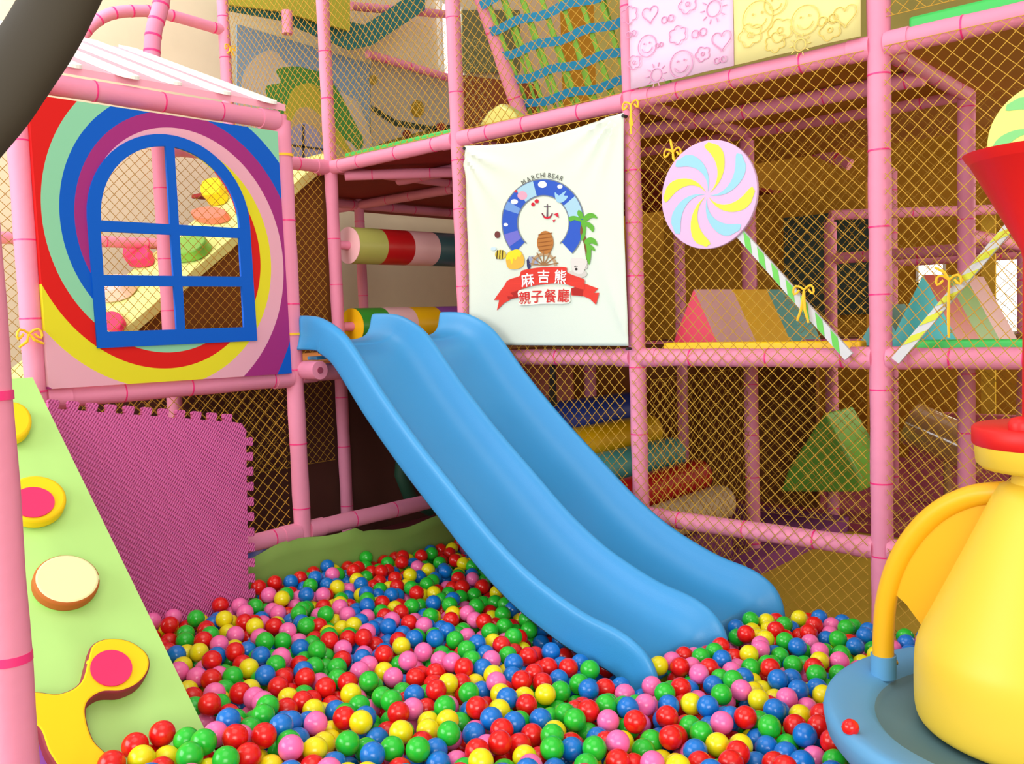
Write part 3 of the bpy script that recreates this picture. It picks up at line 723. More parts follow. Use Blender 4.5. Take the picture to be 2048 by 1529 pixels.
# ------------------------------------------------------------------ banner
bn = thing('cloth_banner', 'white cloth banner with nautical emblem and red ribbon lettering', 'banner', (.65, -.07, 1.25))
def bd(x, z):
    """height of the cloth in front of its plane, with tension folds from the upper corners"""
    d = 0
    for cx, cz, a, s in ((.10, 2.38, -50, 1), (.10, 2.38, -72, .8), (.10, 2.38, -25, .9), (1.2, 2.41, -115, 1), (1.2, 2.41, -135, 1.2), (1.2, 2.41, -158, .9), (1.2, 1.27, 110, .5)):
        vx, vz = x-cx, z-cz; r = math.hypot(vx, vz)+1e-6; da = (math.atan2(vz, vx)-math.radians(a))
        da = (da+PI) % (2*PI)-PI
        d += s*.020*math.exp(-(da/.10)**2)*math.exp(-r/.7)*min(1, r/.1)
    k = max(0, min(1, (math.hypot((x-.68)/.36, (z-1.80)/.44)-.85)/.6))
    d = d*(.12+.88*k) + .004*math.sin(x*7)*math.sin(z*3+1)
    return -d*1.25
Cn = [hy(930, 292, -.075), hy(1248, 226, -.075), hy(1256, 692, -.075), hy(938, 690, -.075)]
def bpt(s, t):
    top = lerp(Cn[0], Cn[1], s)+np.array((0, 0, -.045*math.sin(PI*s)**1.0*(1-.3*s))); bot = lerp(Cn[3], Cn[2], s)
    p = lerp(bot, top, t); p[0] += .010*math.sin(PI*t)*(1 if s < .5 else -1)*abs(2*s-1); p[1] += bd(p[0], p[2]); return p
n = 60; V = [bpt(i/n, j/n) for i in range(n+1) for j in range(n+1)]
F = [(i*(n+1)+j, (i+1)*(n+1)+j, (i+1)*(n+1)+j+1, i*(n+1)+j+1) for i in range(n) for j in range(n)]
o = MB().add(V, F).build('banner_cloth', cloth, bn); md = o.modifiers.new('s', 'SOLIDIFY'); md.thickness = .003; md.offset = -1
for cpt in (Cn[0], Cn[1], Cn[2]):
    MB().tube([cpt+np.array((0, -.012, -.015)), cpt+np.array((0, .02, -.015))], .008, 10).build('eyelet', black, bn)
# emblem; coordinates below are in a 4.777x enlargement with origin (940,320)
def e2(x, y): return 940+x/4.777, 320+y/4.777
emb = MB(); EM = []
def paint(pts, rgb, k=1):
    key = rgb
    if key not in EM: EM.append(key)
    P = []
    m_ = len(pts)
    for i in range(m_):            # subdivide edges so the outline follows the folds
        a, b = np.array(pts[i], float), np.array(pts[(i+1) % m_], float); q = max(1, int(np.linalg.norm(b-a)/60))
        for j in range(q): P.append(a+(b-a)*j/q)
    W = []
    for x, y in P:
        p = hy(*e2(x, y), -.078); p[1] = -.0775-.0006*k+bd(p[0], p[2]); W.append(p)
    emb.add(W, tess(P), EM.index(key))
def ring(cx, cy, r0, r1, a0, a1, rgb, k=1, asp=1.0):
    n = max(3, int(abs(a1-a0)/5))
    if rgb not in EM: EM.append(rgb)
    W = []
    for i in range(n+1):
        a = math.radians(a0+(a1-a0)*i/n)
        for r_ in (r0, (r0+r1)/2, r1):
            p = hy(*e2(cx+r_*math.cos(a), cy-r_*asp*math.sin(a)), -.078); p[1] = -.0775-.0006*k+bd(p[0], p[2]); W.append(p)
    emb.add(W, [(i*3+j, i*3+j+1, (i+1)*3+j+1, (i+1)*3+j) for i in range(n) for j in range(2)], EM.index(rgb)); return
    A_ = [math.radians(a0+(a1-a0)*i/n) for i in range(n+1)]
    paint([(cx+r1*math.cos(a), cy-r1*asp*math.sin(a)) for a in A_]+[(cx+r0*math.cos(a), cy-r0*asp*math.sin(a)) for a in A_[::-1]], rgb, k)
BL = (50, 88, 190); LB = (160, 200, 220); OUT = (120, 130, 140)
ring(700, 600, 384, 398, -45, 225, OUT, 1, 1.06); ring(700, 600, 240, 252, -50, 230, OUT, 1, 1.06)
ring(700, 600, 250, 388, -45, 225, BL, 2, 1.06)
ring(700, 600, 252, 386, 105, 132, LB, 3, 1.06); ring(700, 600, 252, 386, 8, 38, LB, 3, 1.06)
ring(700, 600, 252, 386, 150, 162, (110, 150, 210), 3, 1.06); ring(700, 600, 252, 386, 196, 214, (110, 110, 200), 3, 1.06)
for x, y, a, b in ((690, 235, 42, 32), (860, 255, 26, 20), (425, 400, 34, 24), (345, 620, 22, 16)): paint(ell(x, y, a, b, 16), (232, 236, 240), 4)
paint(ell(500, 340, 46, 42, 18), (220, 160, 185), 4); paint(ell(440, 300, 16, 14, 10), (190, 60, 80), 4)
paint(sm_poly([(810, 310), (850, 340), (880, 320), (925, 295), (900, 340), (940, 345), (915, 385), (870, 410), (825, 390)], 3), (150, 196, 224), 4)
paint(ell(600, 425, 18, 18, 12), (200, 40, 60), 4); paint(ell(635, 395, 20, 20, 12), (200, 40, 60), 4)
paint([(800, 520), (840, 505), (850, 555)], (200, 50, 70), 4); paint([(790, 575), (820, 570), (800, 600)], (200, 50, 70), 4)
# anchor
paint([(733, 420), (742, 420), (745, 545), (730, 545)], (90, 70, 90), 4); paint([(705, 440), (770, 440), (770, 447), (705, 447)], (90, 70, 90), 4)
ring(738, 500, 44, 56, 190, 350, (120, 50, 70), 4); ring(738, 505, 40, 58, 230, 310, (200, 40, 60), 5)
# palm
GRN = (96, 170, 60)
for pts in ([(1040, 480), (1075, 500), (1090, 560), (1060, 560), (1030, 520)], [(945, 550), (1000, 535), (1060, 560), (1060, 590), (1000, 575), (960, 590)], [(1085, 560), (1130, 515), (1190, 515), (1225, 560), (1170, 555), (1110, 590)], [(1100, 590), (1150, 600), (1190, 640), (1180, 690), (1140, 650), (1095, 620)],
            [(1060, 580), (1105, 590), (1110, 700), (1080, 770), (1060, 740), (1085, 680)], [(1100, 770), (1150, 740), (1200, 760), (1222, 820), (1170, 800), (1110, 810)], [(1110, 800), (1150, 820), (1160, 900), (1140, 1005), (1115, 930), (1120, 870)], [(1125, 800), (1180, 830), (1200, 870), (1150, 850)]):
    paint(sm_poly(pts, 3), GRN, 5)
paint(sm_poly([(1070, 600), (1090, 690), (1130, 800), (1140, 960), (1115, 960), (1090, 800), (1055, 700)], 3), (120, 84, 50), 4)
# cookie, wheel, honey pot, bee, cup, cable
paint(ell(722, 790, 78, 112, 24), (176, 116, 60), 5)
for k in range(-2, 3): paint([(655, 790+k*38), (790, 770+k*38), (790, 778+k*38), (655, 798+k*38)], (140, 84, 40), 6)
ring(710, 1010, 96, 122, 0, 180, (178, 150, 116), 5); ring(710, 1010, 0.1, 34, 0, 180, (150, 110, 70), 6)
for a in range(10, 180, 27):
    c, s_ = math.cos(math.radians(a)), math.sin(math.radians(a)); paint([(710+30*c-5*s_, 1010-30*s_-5*c), (710+140*c-5*s_, 1010-140*s_-5*c), (710+140*c+5*s_, 1010-140*s_+5*c), (710+30*c+5*s_, 1010-30*s_+5*c)], (150, 110, 70), 6)
paint(sm_poly([(345, 930), (375, 880), (455, 855), (500, 890), (525, 960), (505, 1020), (440, 1045), (365, 1030)], 3), (226, 176, 70), 5)
paint(sm_poly([(345, 940), (380, 880), (455, 855), (495, 890), (480, 930), (460, 925), (440, 960), (420, 940), (405, 1000), (385, 950), (360, 960)], 3), (228, 214, 50), 6)
paint(ell(295, 905, 52, 46, 18), (206, 186, 70), 5)
for k in (-26, 0, 24): paint([(288+k, 862), (298+k, 862), (292+k, 948), (282+k, 948)], (70, 56, 30), 6)
paint(ell(230, 850, 26, 16, 12), (190, 214, 226), 5); paint(ell(265, 715, 26, 34, 12), (110, 60, 60), 5)
paint(sm_poly([(975, 935), (1120, 955), (1105, 1030), (1070, 1090), (1000, 1075), (975, 1020)], 2), (214, 210, 206), 6); paint(ell(1030, 1090, 90, 42, 20), (200, 196, 190), 5)
ring(1100, 1020, 14, 26, -90, 90, (190, 186, 182), 6); paint(ell(1020, 1045, 14, 12, 10), (40, 34, 34), 7)
for dx, dy in ((-16, -22), (-4, -28), (8, -24)): paint(ell(1020+dx, 1045+dy, 4, 6, 8), (40, 34, 34), 7)
for k in range(6): paint([(560+k*16, 930+((k % 2)*30)), (575+k*16, 915), (600+k*10, 1000), (585+k*10, 1010)], (150, 160, 190), 4)
paint(sm_poly([(545, 960), (580, 930), (590, 1000), (560, 1060)], 2), (60, 60, 100), 4)
# ribbon
RED = (214, 62, 52); DR = (170, 44, 40)
paint([(340, 1190), (235, 1340), (285, 1340), (262, 1440), (330, 1370), (400, 1330), (480, 1300), (470, 1230)], RED, 6)
paint([(1095, 1180), (1225, 1230), (1185, 1270), (1235, 1290-20), (1205, 1385), (1150, 1330), (1080, 1300), (975, 1295), (970, 1230)], RED, 6)
paint([(345, 1195), (480, 1240), (500, 1310), (370, 1335)], DR, 7); paint([(975, 1230), (1095, 1180), (1080, 1305), (985, 1290)], DR, 7)
arc = [(340+755*t, 1190-165*math.sin(PI*(.12+.76*t))+45-30*t) for t in np.linspace(0, 1, 24)]
paint(sm_poly([(345, 1180), (390, 1140), (480, 1110), (500, 1060), (620, 1035), (720, 1025), (830, 1022), (930, 1030), (940, 1080), (1090, 1140), (1095, 1185), (1090, 1240), (930, 1190), (820, 1180), (700, 1190), (600, 1205), (500, 1235), (400, 1270), (350, 1290)], 3), RED, 8)
paint(sm_poly([(470, 1250), (590, 1235), (720, 1215), (860, 1215), (970, 1225), (960, 1290), (950, 1370), (720, 1375), (490, 1390), (475, 1330)], 3), (236, 232, 220), 9)
eo = emb.build('printed_emblem', [mat('print_%d_%d_%d' % q, q, .8, .2) for q in EM], bn, smooth=False)
def text(chars, rgb, k, name, weight=.012):
    """chars: list of (char, centre x, centre y, height px, rotation)"""
    mb = MB()
    for ch, cx, cy, hh, rot, wf_ in chars:
        cu = bpy.data.curves.new('t', 'FONT'); cu.body = ch; cu.size = 1; cu.resolution_u = 3
        tmp = bpy.data.objects.new('tmp', cu); COL.objects.link(tmp)
        dg = bpy.context.evaluated_depsgraph_get(); me = bpy.data.meshes.new_from_object(tmp.evaluated_get(dg)); bpy.data.objects.remove(tmp)
        if not me or not len(me.vertices): continue
        co_ = np.array([v.co[:2] for v in me.vertices]); lo, hi = co_.min(0), co_.max(0); sc = hh/(hi[1]-lo[1]); c = (lo+hi)/2
        for ci_, (ox, oy) in enumerate([(0, 0), (-weight*hh, 0), (weight*hh, 0), (0, weight*hh), (0, -weight*hh)] if weight else [(0, 0)]):
          V = []
          for p in co_:
            x, y = (p-c)*sc; x = x*wf_+ox; y += oy; X = cx+x*math.cos(rot)+y*math.sin(rot); Y = cy-(y*math.cos(rot)-x*math.sin(rot))
            q = hy(*e2(X, Y), -.078); q[1] = -.0775-.0006*k-.00012*ci_+bd(q[0], q[2]); V.append(q)
          mb.add(V, [tuple(pl.vertices) for pl in me.polygons])
    return mb.build(name, mat('ink_%d_%d_%d' % rgb, rgb, .8, .2), eo, smooth=False)
text([('麻', 558, 1148, 125, -.12, .95), ('吉', 712, 1115, 120, 0, .95), ('熊', 872, 1118, 130, .06, .85)], (250, 244, 244), 10, 'ribbon_lettering', .016)
text([('親', 532, 1318, 118, -.05, .9), ('子', 652, 1308, 112, -.03, .95), ('餐', 778, 1300, 125, 0, .85), ('廳', 902, 1295, 125, .03, .85)], (206, 50, 48), 11, 'red_lettering', .014)
nm = 'MARCHI BEAR'
LP_ = [(515, 215), (560, 188), (603, 168), (645, 154), (688, 147), (712, 144), None, (757, 147), (795, 154), (832, 163), (874, 178)]
for nm0, nm1, nmp in ((0, 6, 'arched_first_word'), (7, 11, 'arched_second_word')): text([(nm[i], LP_[i][0], LP_[i][1], 46, .5*(i-5.5)/5, .8) for i in range(nm0, nm1)], (96, 100, 96), 5, nmp, .012)

# ------------------------------------------------------------------ lollipops
def frame_at(c, ax, up): return np.array(c), np.array(ax), np.array(up)
def lollipop(label, centre, r, stick_a, stick_b, bgc, cols, seed, y=-.10):
    t = thing('lollipop_sign', label, 'lollipop sign', tuple(stick_b))
    c = np.array(centre, float)
    dsc = MB().prism([c+np.array((r*math.cos(a), 0, r*math.sin(a))) for a in np.linspace(0, 2*PI, 64, endpoint=False)], (0, .018, 0)).build('candy_disc', bgc, t, bevel=.003)
    n = len(cols); mb = MB()
    for k, ci in enumerate(cols):
        a0 = 2*PI*k/n+seed; L_, R_ = [], []
        N_ = 18
        for i in range(N_+1):
            q = i/N_; rr = r*(.06+.90*q); tw = .95*q**1.2; hw = (.05+.42*q**.75)*.5
            if q > .80: hw *= math.sqrt(max(0, 1-((q-.80)/.20)**2))
            L_.append((rr, a0+tw+hw)); R_.append((rr, a0+tw-hw))
        P = [c+np.array((p[0]*math.cos(p[1]), -.0015, p[0]*math.sin(p[1]))) for p in L_+R_[::-1]]
        mb.add(P, tess([(p[0], p[2]) for p in P]), ci)
    return t, mb, dsc
def stick(t, a, b, wd_, stripe):
    a = np.array(a, float); b = np.array(b, float); d = (b-a)/np.linalg.norm(b-a); nrm = np.array((d[2], 0, -d[0])); L_ = np.linalg.norm(b-a)
    q = [a+nrm*wd_/2, b+nrm*wd_/2, b-nrm*wd_/2, a-nrm*wd_/2]
    sk_ = MB().prism(q, (0, .016, 0)).build('stick', [mat('stick_white', (200, 202, 208), .5)], t, smooth=False)
    mb = MB(); s = .01; 
    while s < L_-.105:
        P = [a+d*(s+.058)+nrm*wd_*.46, a+d*(s+.105)+nrm*wd_*.46, a+d*(s+.047)-nrm*wd_*.46, a+d*s-nrm*wd_*.46]
        mb.prism([p+np.array((0, -.002, 0)) for p in P], (0, .0015, 0)); s += .098
    mb.build('stripe', stripe, sk_, smooth=False)
lav = mat('candy_lavender', (208, 172, 212), .5); cy_ = mat('candy_aqua', (138, 196, 216), .5); yl = mat('candy_yellow', (214, 220, 44), .5)
c1 = hy(1415, 390, -.10); sa, sb = hy(1478, 466, -.085), hy(1697, 714, -.085)
t, mb, dsc = lollipop('big round pastel swirl lollipop with green-striped stick on the net', (c1[0], -.10, c1[2]), .243, sa, sb, lav, [0, 1]*4, math.radians(78))
mb.build('swirl', [cy_, yl], dsc, smooth=False)
stick(t, sa, sb, .042, mat('stripe_green', (96, 196, 70), .5))
c2 = hy(2098, 275, -.10); sa, sb = hy(2030, 440, -.085), hy(1790, 722, -.085)
t, mb, dsc = lollipop('lollipop cut by the right edge, yellow-striped stick, behind red funnel', (c2[0], -.10, c2[2]), .20, sa, sb, mat('candy_pale_yellow', (226, 232, 120), .5), [0, 0]*3, math.radians(20))
mb.build('swirl', [mat('candy_mint', (120, 200, 120), .5)], dsc, smooth=False)
stick(t, sa, sb, .036, mat('stripe_yellow', (206, 214, 40), .5))
# ribbon ties
def tie(px, py, Y, label, tails=((-.03, -.09), (.03, -.12)), plane='y'):
    c = hy(px, py, Y) if plane == 'y' else hx(px, py, Y)
    mb = MB(); off = np.array((0, -1, 0)) if plane == 'y' else np.array((1, 0, 0)); sx = np.array((1, 0, 0)) if plane == 'y' else np.array((0, 1, 0))
    for s in (-1, 1):
        P = [c+sx*s*.035*math.sin(PI*q)*1.0+sx*s*.02*q+np.array((0, 0, .03*math.sin(2*PI*q)*.6))+off*.006*math.sin(PI*q) for q in np.linspace(0, 1, 8)]
        mb.tube(P, .005, 6)
    for dx, dz in tails: mb.tube([c, c+sx*dx*.3+np.array((0, 0, dz*.6))+off*.008, c+sx*dx+np.array((0, 0, dz))+off*.004], [.005, .0065, .005], 6)
    return tag(mb.build('ribbon_tie', tieyel), label, 'tie')
tie(1608, 580, -.10, 'yellow ribbon tied on the green-striped lollipop stick', ((-.03, -.13), (.02, -.14)))
tie(1346, 305, -.075, 'yellow ribbon tied at the upper left of the pastel lollipop', ((-.01, .06), (.02, -.05)))
tie(1898, 560, -.10, 'long yellow ribbon hanging from the yellow-striped stick', ((-.0, -.22), (-.05, .05)))
tie(58, 668, .062, 'yellow ribbon tied around the post left of the rainbow panel', ((-.04, -.05), (.05, -.04)), 'x')
tie(460, 95, -2.34, 'yellow ribbon tied around the thin post by the cream wall', ((-.03, -.05), (.03, -.06)), 'x')
tie(1262, 210, -.075, 'orange cord tie at the banner upper right corner', ((.0, -.14), (.01, -.1)))
def band(px, py, X, Y, label):
    z = hx(px, py, X)[2]
    return tag(MB().tube([(X, Y, z-.006), (X, Y, z+.006)], .0465, 18).build('cord_band', tieyel), label, 'cord band')
band(572, 312, 0, -1.2, 'thin yellow cord band high on the post right of the rainbow panel')
band(598, 668, 0, -1.2, 'thin yellow cord band on the post at slide-top height')

# ------------------------------------------------------------------ rollers
def roller(label, za, stripes, capm, r=.125):
    t = thing('striped_roller', label, 'roller', (-1.2, .6, za-r))
    y0, y1 = .12, 1.12; n = len(stripes); mb = MB()
    for k, sm_ in enumerate(stripes):
        a, b = y0+(y1-y0)*k/n, y0+(y1-y0)*(k+1)/n
        mb.tube([(-1.2, a, za), (-1.2, b, za)], r, 36, k, False)
    mb.build('roller_body', stripes, t)
    MB().tube([(-1.2, y0-.004, za), (-1.2, y0+.01, za)], r*.995, 36).build('end_disc', capm, t)
    MB().tube([(-1.2, .03, za), (-1.2, y0, za)], .03, 14).build('axle', pink, t)
roller('hanging striped roller, lime red pale pink and teal, upper of two', 1.95, [VL, VR, VP, VDT], VP)
roller('lower striped roller with yellow end behind the slide top', 1.40, [VG, VP, VY, foampurple], VY)

# ------------------------------------------------------------------ foam prisms
def foam_prism(label, y0, y1, xa, xb, z0, h, mats, endm):
    t = thing('foam_prism', label, 'foam block', ((xa+xb)/2, (y0+y1)/2, z0)); n = len(mats); mb = MB()
    tri = lambda y: [(xa, y, z0), (xb, y, z0), ((xa+xb)/2-.0, y, z0+h)]
    for k in range(n):
        a, b = y0+(y1-y0)*k/n, y0+(y1-y0)*(k+1)/n
        A_, B_ = tri(a), tri(b)
        mb.add(A_+B_, [(0, 3, 4, 1), (1, 4, 5, 2), (2, 5, 3, 0)], k)
    mb.add(tri(y0), [(0, 1, 2)], n); mb.add(tri(y1), [(2, 1, 0)], n)
    mb.build('foam_body', mats+[endm], t, smooth=False)
foam_prism('striped foam prism with pink end on the yellow-edged deck', .22, 1.42, 1.255, 1.545, L1+.02, .31, [VP, VY, VT], VH)
foam_prism('turquoise-ended foam prism with red and green stripes right of thick post', .20, 1.10, 2.35, 2.66, L1+.02, .32, [VR, VLG, VP], mat('vinyl_turquoise', (74, 186, 190), .4))
foam_prism('small teal foam prism just left of the thick post', .75, 1.1, 2.02, 2.24, L1+.02, .2, [VT], VT)

# rolls stepping down
rolls = [(.42, .80, .12, VB, 'navy blue'), (.58, .67, .11, VY, 'mustard yellow'), (.75, .545, .10, VT, 'teal'), (.93, .42, .10, VR, 'red'), (1.08, .27, .105, VBe, 'beige')]
for x, z, r, mt_, nm_ in rolls:
    o = MB().tube([(x-.01, .14, z), (x-.01, 1.03, z), (x, 1.06, z), (x, 1.075, z)], [r, r, r*.93, r*.7], 32).build('foam_roll', mt_)
    tag(o, nm_+' foam roll in the stepped stack under the deck beside the slide', 'foam roll', 'stepped foam rolls under the deck')
SP = [(.33, FZ)]
for x, z, r, _m, _n in rolls: SP += [(x-.085, z-r), (x+.085, z-r)]
SP.append((SP[-1][0], FZ)); SP[0] = (SP[1][0], FZ)
st = MB().prism([(x, .2, z) for x, z in SP], (0, .8, 0)).build('stair_base', purplemat, smooth=False)
tag(st, 'purple stepped base carrying the coloured foam rolls', 'foam base')
# green wedge block
o = MB().prism([hy(1560, 985, 2.1), hy(1722, 985, 2.1), hy(1722, 955, 2.1), hy(1648, 825, 2.1), hy(1575, 940, 2.1)], (0, .5, 0)).build('foam_cone', VLG, bevel=.02)
tag(o, 'green pointed foam block on the magenta mat deep inside', 'foam block')
# chairs/blocks at far right as plain upholstered furniture seen through the net
o = MB().box((2.1, 3.2, FZ+.06), (3.3, 3.6, .35)).build('grey_bench', mat('bench_grey', (96, 116, 124), .6), bevel=.03); tag(o, 'low grey-blue foam bench far inside at the right', 'bench')
gm = MB().tube([(1.62, 2.75, FZ+.21+.5), (2.10, 2.75, FZ+.21+.30)], .15, 24).tube([(1.86, 2.75, FZ+.06), (1.86, 2.75, .42)], .03, 12).build('shiny_drum', mat('drum_gloss', (170, 130, 90), .08, .9), bevel=0); tag(gm, 'shiny tan drum under the deck at the right', 'drum')
o = MB().box((2.6, 3.9, FZ+.06), (2.75, 4.0, 1.1)).build('yellow_pillar_pad', VY, bevel=.02); tag(o, 'yellow padded pillar far inside near the right edge', 'pillar')
o = MB().box((1.98, 4.3, FZ+.06), (2.12, 4.4, 2.4)).build('yellow_pillar_pad', VY, bevel=.02); tag(o, 'taller yellow padded pillar beside the bright far windows', 'pillar')

o = MB().prism([hy(x, y, .052) for x, y in ((1100, 715), (1108, 715), (1112, 812), (1098, 816))], (0, .01, 0)).build('hanging_strap', black, smooth=False); tag(o, 'black strap hanging in front of the navy roll', 'strap')
o = MB().tube([tuple(hx(x, y, -1.0)) for x, y in ((806, 905), (803, 950), (822, 1000), (862, 1020))], .05, 14).build('foam_elbow', mat('foam_dark_green', (30, 70, 50), .6)); tag(o, 'dark green bent foam piece in the dark space under the slide', 'foam piece')
c_ = hx(530, 1040, -.55)
o = MB().lathe([(.02, -.17), (.13, -.16), (.17, -.06), (.15, .05), (.08, .12), (.01, .14)], (c_[0], c_[1], FZ+.05+.17), 24).build('navy_beanbag', mat('navy_vinyl', (30, 40, 90), .4)); tag(o, 'dark navy beanbag behind the lower net right of the puzzle mat', 'beanbag')
rail((-3.0, 1.2, L2-.035), (-1.25, 1.2, L2-.035), 'dark beam crossing above the hanging roller, deeper', 81, r=.038, collar=False)
rail((-2.4, .1, L2-.035), (-2.4, 2.4, L2-.035), 'dark beam running back under the maroon deck, leftmost', 82, r=.038, collar=False)
rail((-1.15, .08, L2-.05), (-.08, 1.12, L2-.05), 'diagonal dark pink beam under the maroon deck', 83, r=.034, collar=False)
o = MB().box((1.45, 3.2, FZ+.06), (3.4, 3.25, .62)).build('rose_partition', mat('rose_panel', (196, 100, 120), .6), smooth=False, bevel=.01); tag(o, 'rose pink low partition behind the shiny drum', 'partition')
o = MB().prism([hy(x, y, 3.4) for x, y in ((1962, 430), (1990, 430), (1990, 1010), (1962, 1010))], (0, .03, 0)).build('yellow_screen', mat('screen_yellow', (214, 176, 40), .6), smooth=False); tag(o, 'tall narrow yellow screen far inside beside the bright window', 'board')
rail((1.2, 3.6, 1.75), (2.4, 3.6, 1.75), 'thin pink rail deep inside above the turquoise prism', 91, r=.035, collar=False)
rail((1.2, 2.4, 2.05), (2.4, 3.5, 2.05), 'oblique thin pink rail deep inside right of the thick post', 92, r=.035, collar=False)
post(2.4, 3.6, FZ, L2, 'thin pink post deep inside beside the bright far window', 93, r=.04)
# ------------------------------------------------------------------ toy table
rt = np.array((.7447, .6673, 0)); bk = np.array((-.6673, .7447, 0))
TC = CAM+ray(2090, 1470)*2.2+bk*.09+rt*.055; TX, TY = TC[0], TC[1]; TZ = .365
tt = thing('toy_table', 'round blue play tray with yellow tower, arch handle and red funnel', 'toy table', (TX, TY, TZ-.10))
C0 = (TX, TY, 0)
MB().lathe([(.43, TZ-.10), (.50, TZ-.09), (.523, TZ-.06), (.530, TZ-.02), (.525, TZ+.0), (.51, TZ+.008), (.485, TZ+.002), (.42, TZ-.004), (.40, TZ-.02), (.39, TZ-.035), (.1, TZ-.035)], C0, 96, mats=[0]*8+[1, 1]).build('tray', [toyblue, toygrey], tt, angle=60)
prof_c = [(.02, .331), (.26, .333), (.29, .345), (.302, .375), (.304, .46), (.300, .525), (.288, .565), (.262, .62), (.19, .775), (.120, .93), (.105, .955), (.08, .965), (.075, .99), (.115, .995), (.145, 1.002), (.158, 1.015), (.163, 1.06), (.02, 1.062)]
MB().lathe([(r, z) for r, z in spl([np.array(p) for p in prof_c[1:10]], 4)+prof_c[10:]], C0, 72).build('tower', toyyel, tt, angle=50)
MB().lathe([(.05, 1.058), (.164, 1.06), (.168, 1.066), (.168, 1.102), (.162, 1.108), (.05, 1.109)], C0, 48).build('red_cap', toyred, tt, angle=50)
MB().lathe([(.055, 1.105), (.055, 1.52), (.060, 1.54), (.184, 1.775), (.189, 1.777), (.182, 1.765), (.03, 1.58)], C0, 48).build('red_funnel', toyred, tt, angle=50)
kp = np.array((TX, TY, 1.106))-rt*.10+bk*(-.06)
KP = MB().lathe([(.026, 0), (.028, .018), (.02, .030), (.008, .034)], tuple(kp), 16).build('knob', toyred, tt)
def tl(s, z, b=0): return np.array((TX, TY, 0))+rt*s+bk*b+np.array((0, 0, z))
HB = hz(1766, 1340, TZ+.01); hd = np.array((HB[0]-TX, HB[1]-TY, 0)); hd /= np.linalg.norm(hd); HN = np.array((-hd[1], hd[0], 0))
def hp(x, y): return onplane(x, y, (TX, TY, 0), HN)
AR = [hp(x, y) for x, y in ((1767, 1332), (1767, 1270), (1773, 1200), (1794, 1130), (1830, 1070), (1880, 1022), (1940, 994), (2000, 986), (2050, 986))]
AR = spl(AR, 5)
MB().tube([tuple(p) for p in AR], .029, 18).build('arch_handle', toyyel2, tt)
wpx = [(1782, 1178), (1815, 1208), (1850, 1256), (1900, 1250), (2000, 1040), (2030, 995), (1950, 1000), (1885, 1030), (1838, 1078), (1803, 1135)]
W3 = [hp(x, y) for x, y in wpx]
o = MB().add([p+HN*.008 for p in W3]+[p-HN*.008 for p in W3], tess(wpx)+[tuple(i+10 for i in reversed(t)) for t in tess(wpx)]+[(i, (i+1) % 10, (i+1) % 10+10, i+10) for i in range(10)]).build('arch_web', toyyel2, tt, smooth=False)
sock = hp(1767, 1345)
MB().tube([(sock[0], sock[1], TZ-.01), (sock[0], sock[1], TZ+.055)], .035, 20).build('handle_socket', toyblue, tt)
scr = np.array((sock[0], sock[1], TZ+.03))+rt*.034
MB().tube([tuple(scr), tuple(scr+rt*.006)], .007, 10).build('screw', mat('brass', (190, 160, 90), .3, metal=.8), tt)

# ------------------------------------------------------------------ foreground tubes
d1 = CAM+ray(28, 1200)*2.0
pf = thing('padded_post', 'pink padded post filling the left edge, nearest the camera', 'post', (d1[0]-.02, d1[1]-.02, FZ))
bx, by = d1[0]-.012, d1[1]-.012
mb = pad_tube((bx, by, FZ), (bx, by, 4.1), .043, rings=False)
for py in (790, 1315):
    z = onplane(28, py, (bx, by, 0), (FX[0], FX[1], 0))[2]; mb.tube([(bx, by, z-.010), (bx, by, z+.010)], .0452, 18, 1)
mb.build('foam_padding', [pink, tape], pf)
P = [CAM+ray(x, y)*dd for x, y, dd in ((480, -900, 1.2), (330, -450, 1.17), (230, -200, 1.15), (160, -80, 1.15), (95, 50, 1.15), (30, 150, 1.14), (-20, 220, 1.13), (-120, 330, 1.1), (-230, 430, 1.08), (-360, 620, 1.05), (-430, 900, 1.03), (-440, 1500, 1.0), (-440, 2300, .97))]
P = [tuple(p) for p in spl(P, 6)]
tag(MB().tube(P, .042, 20).build('dark_padded_pipe', dark), 'dark out-of-focus padded pipe crossing the top left corner', 'pipe')

# ------------------------------------------------------------------ balls
BR = .035
def hsurf(x, y):
    return .115+.055*(-y)+.09*math.exp(-max(0, x)*1.6)+.010*math.sin(x*5+1)*math.sin(y*4)+.075*math.exp(-((x-1.5)**2+(y+2.60)**2)/.12)
SCX = [p[0] for p in SC]; SCZ = [p[1] for p in SC]
def slide_top(x): return float(np.interp(x, SCX[::1], SCZ))
def blocked(x, y, z):
    if x < .10 or y > -.07 or y < -3.6: return True
    if -1.245 < y < -.09 and x < 2.10:                       # slide body
        if x > 1.93: 
            if z > .40: return False
            return x < 1.965 or min(abs(y-q_) for q_ in YS) < .075
        top = slide_top(x)
        if z+BR+.035 > top-.175*1.35-.0: return True
    if y < -2.46 and x < 1.62:
        if z < wz(x)+.055: return True
    if -2.6 < y < -1.60 and x < leanx(z)+.022+.04: return True
    if (x-TX)**2+(y-TY)**2 < .57**2 and z > TZ-.10-BR-.004: return True
    if (x-bx)**2+(y-by)**2 < .085**2: return True
    return False
g = random.Random(11); CELLS = {}; balls = []
def near(x, y):
    i, j = int(x/.07), int(y/.07-100)
    for a in (i-1, i, i+1):
        for b in (j-1, j, j+1):
            for q in CELLS.get((a, b), ()): yield q
D2 = (2*BR*.995)**2
def rest(x, y, zb):
    z = zb; hit = None
    for q in near(x, y):
        dd = (x-q[0])**2+(y-q[1])**2
        if dd < D2:
            zz = q[2]+math.sqrt(D2-dd)
            if zz > z: z = zz; hit = q
    return z, hit
PX = {}
def inview(x, y, z, mg=150):
    a = proj((x, y, z)); return a[2] > .3 and -mg < a[0] < 2048+mg and a[1] < 1529+mg*1.4
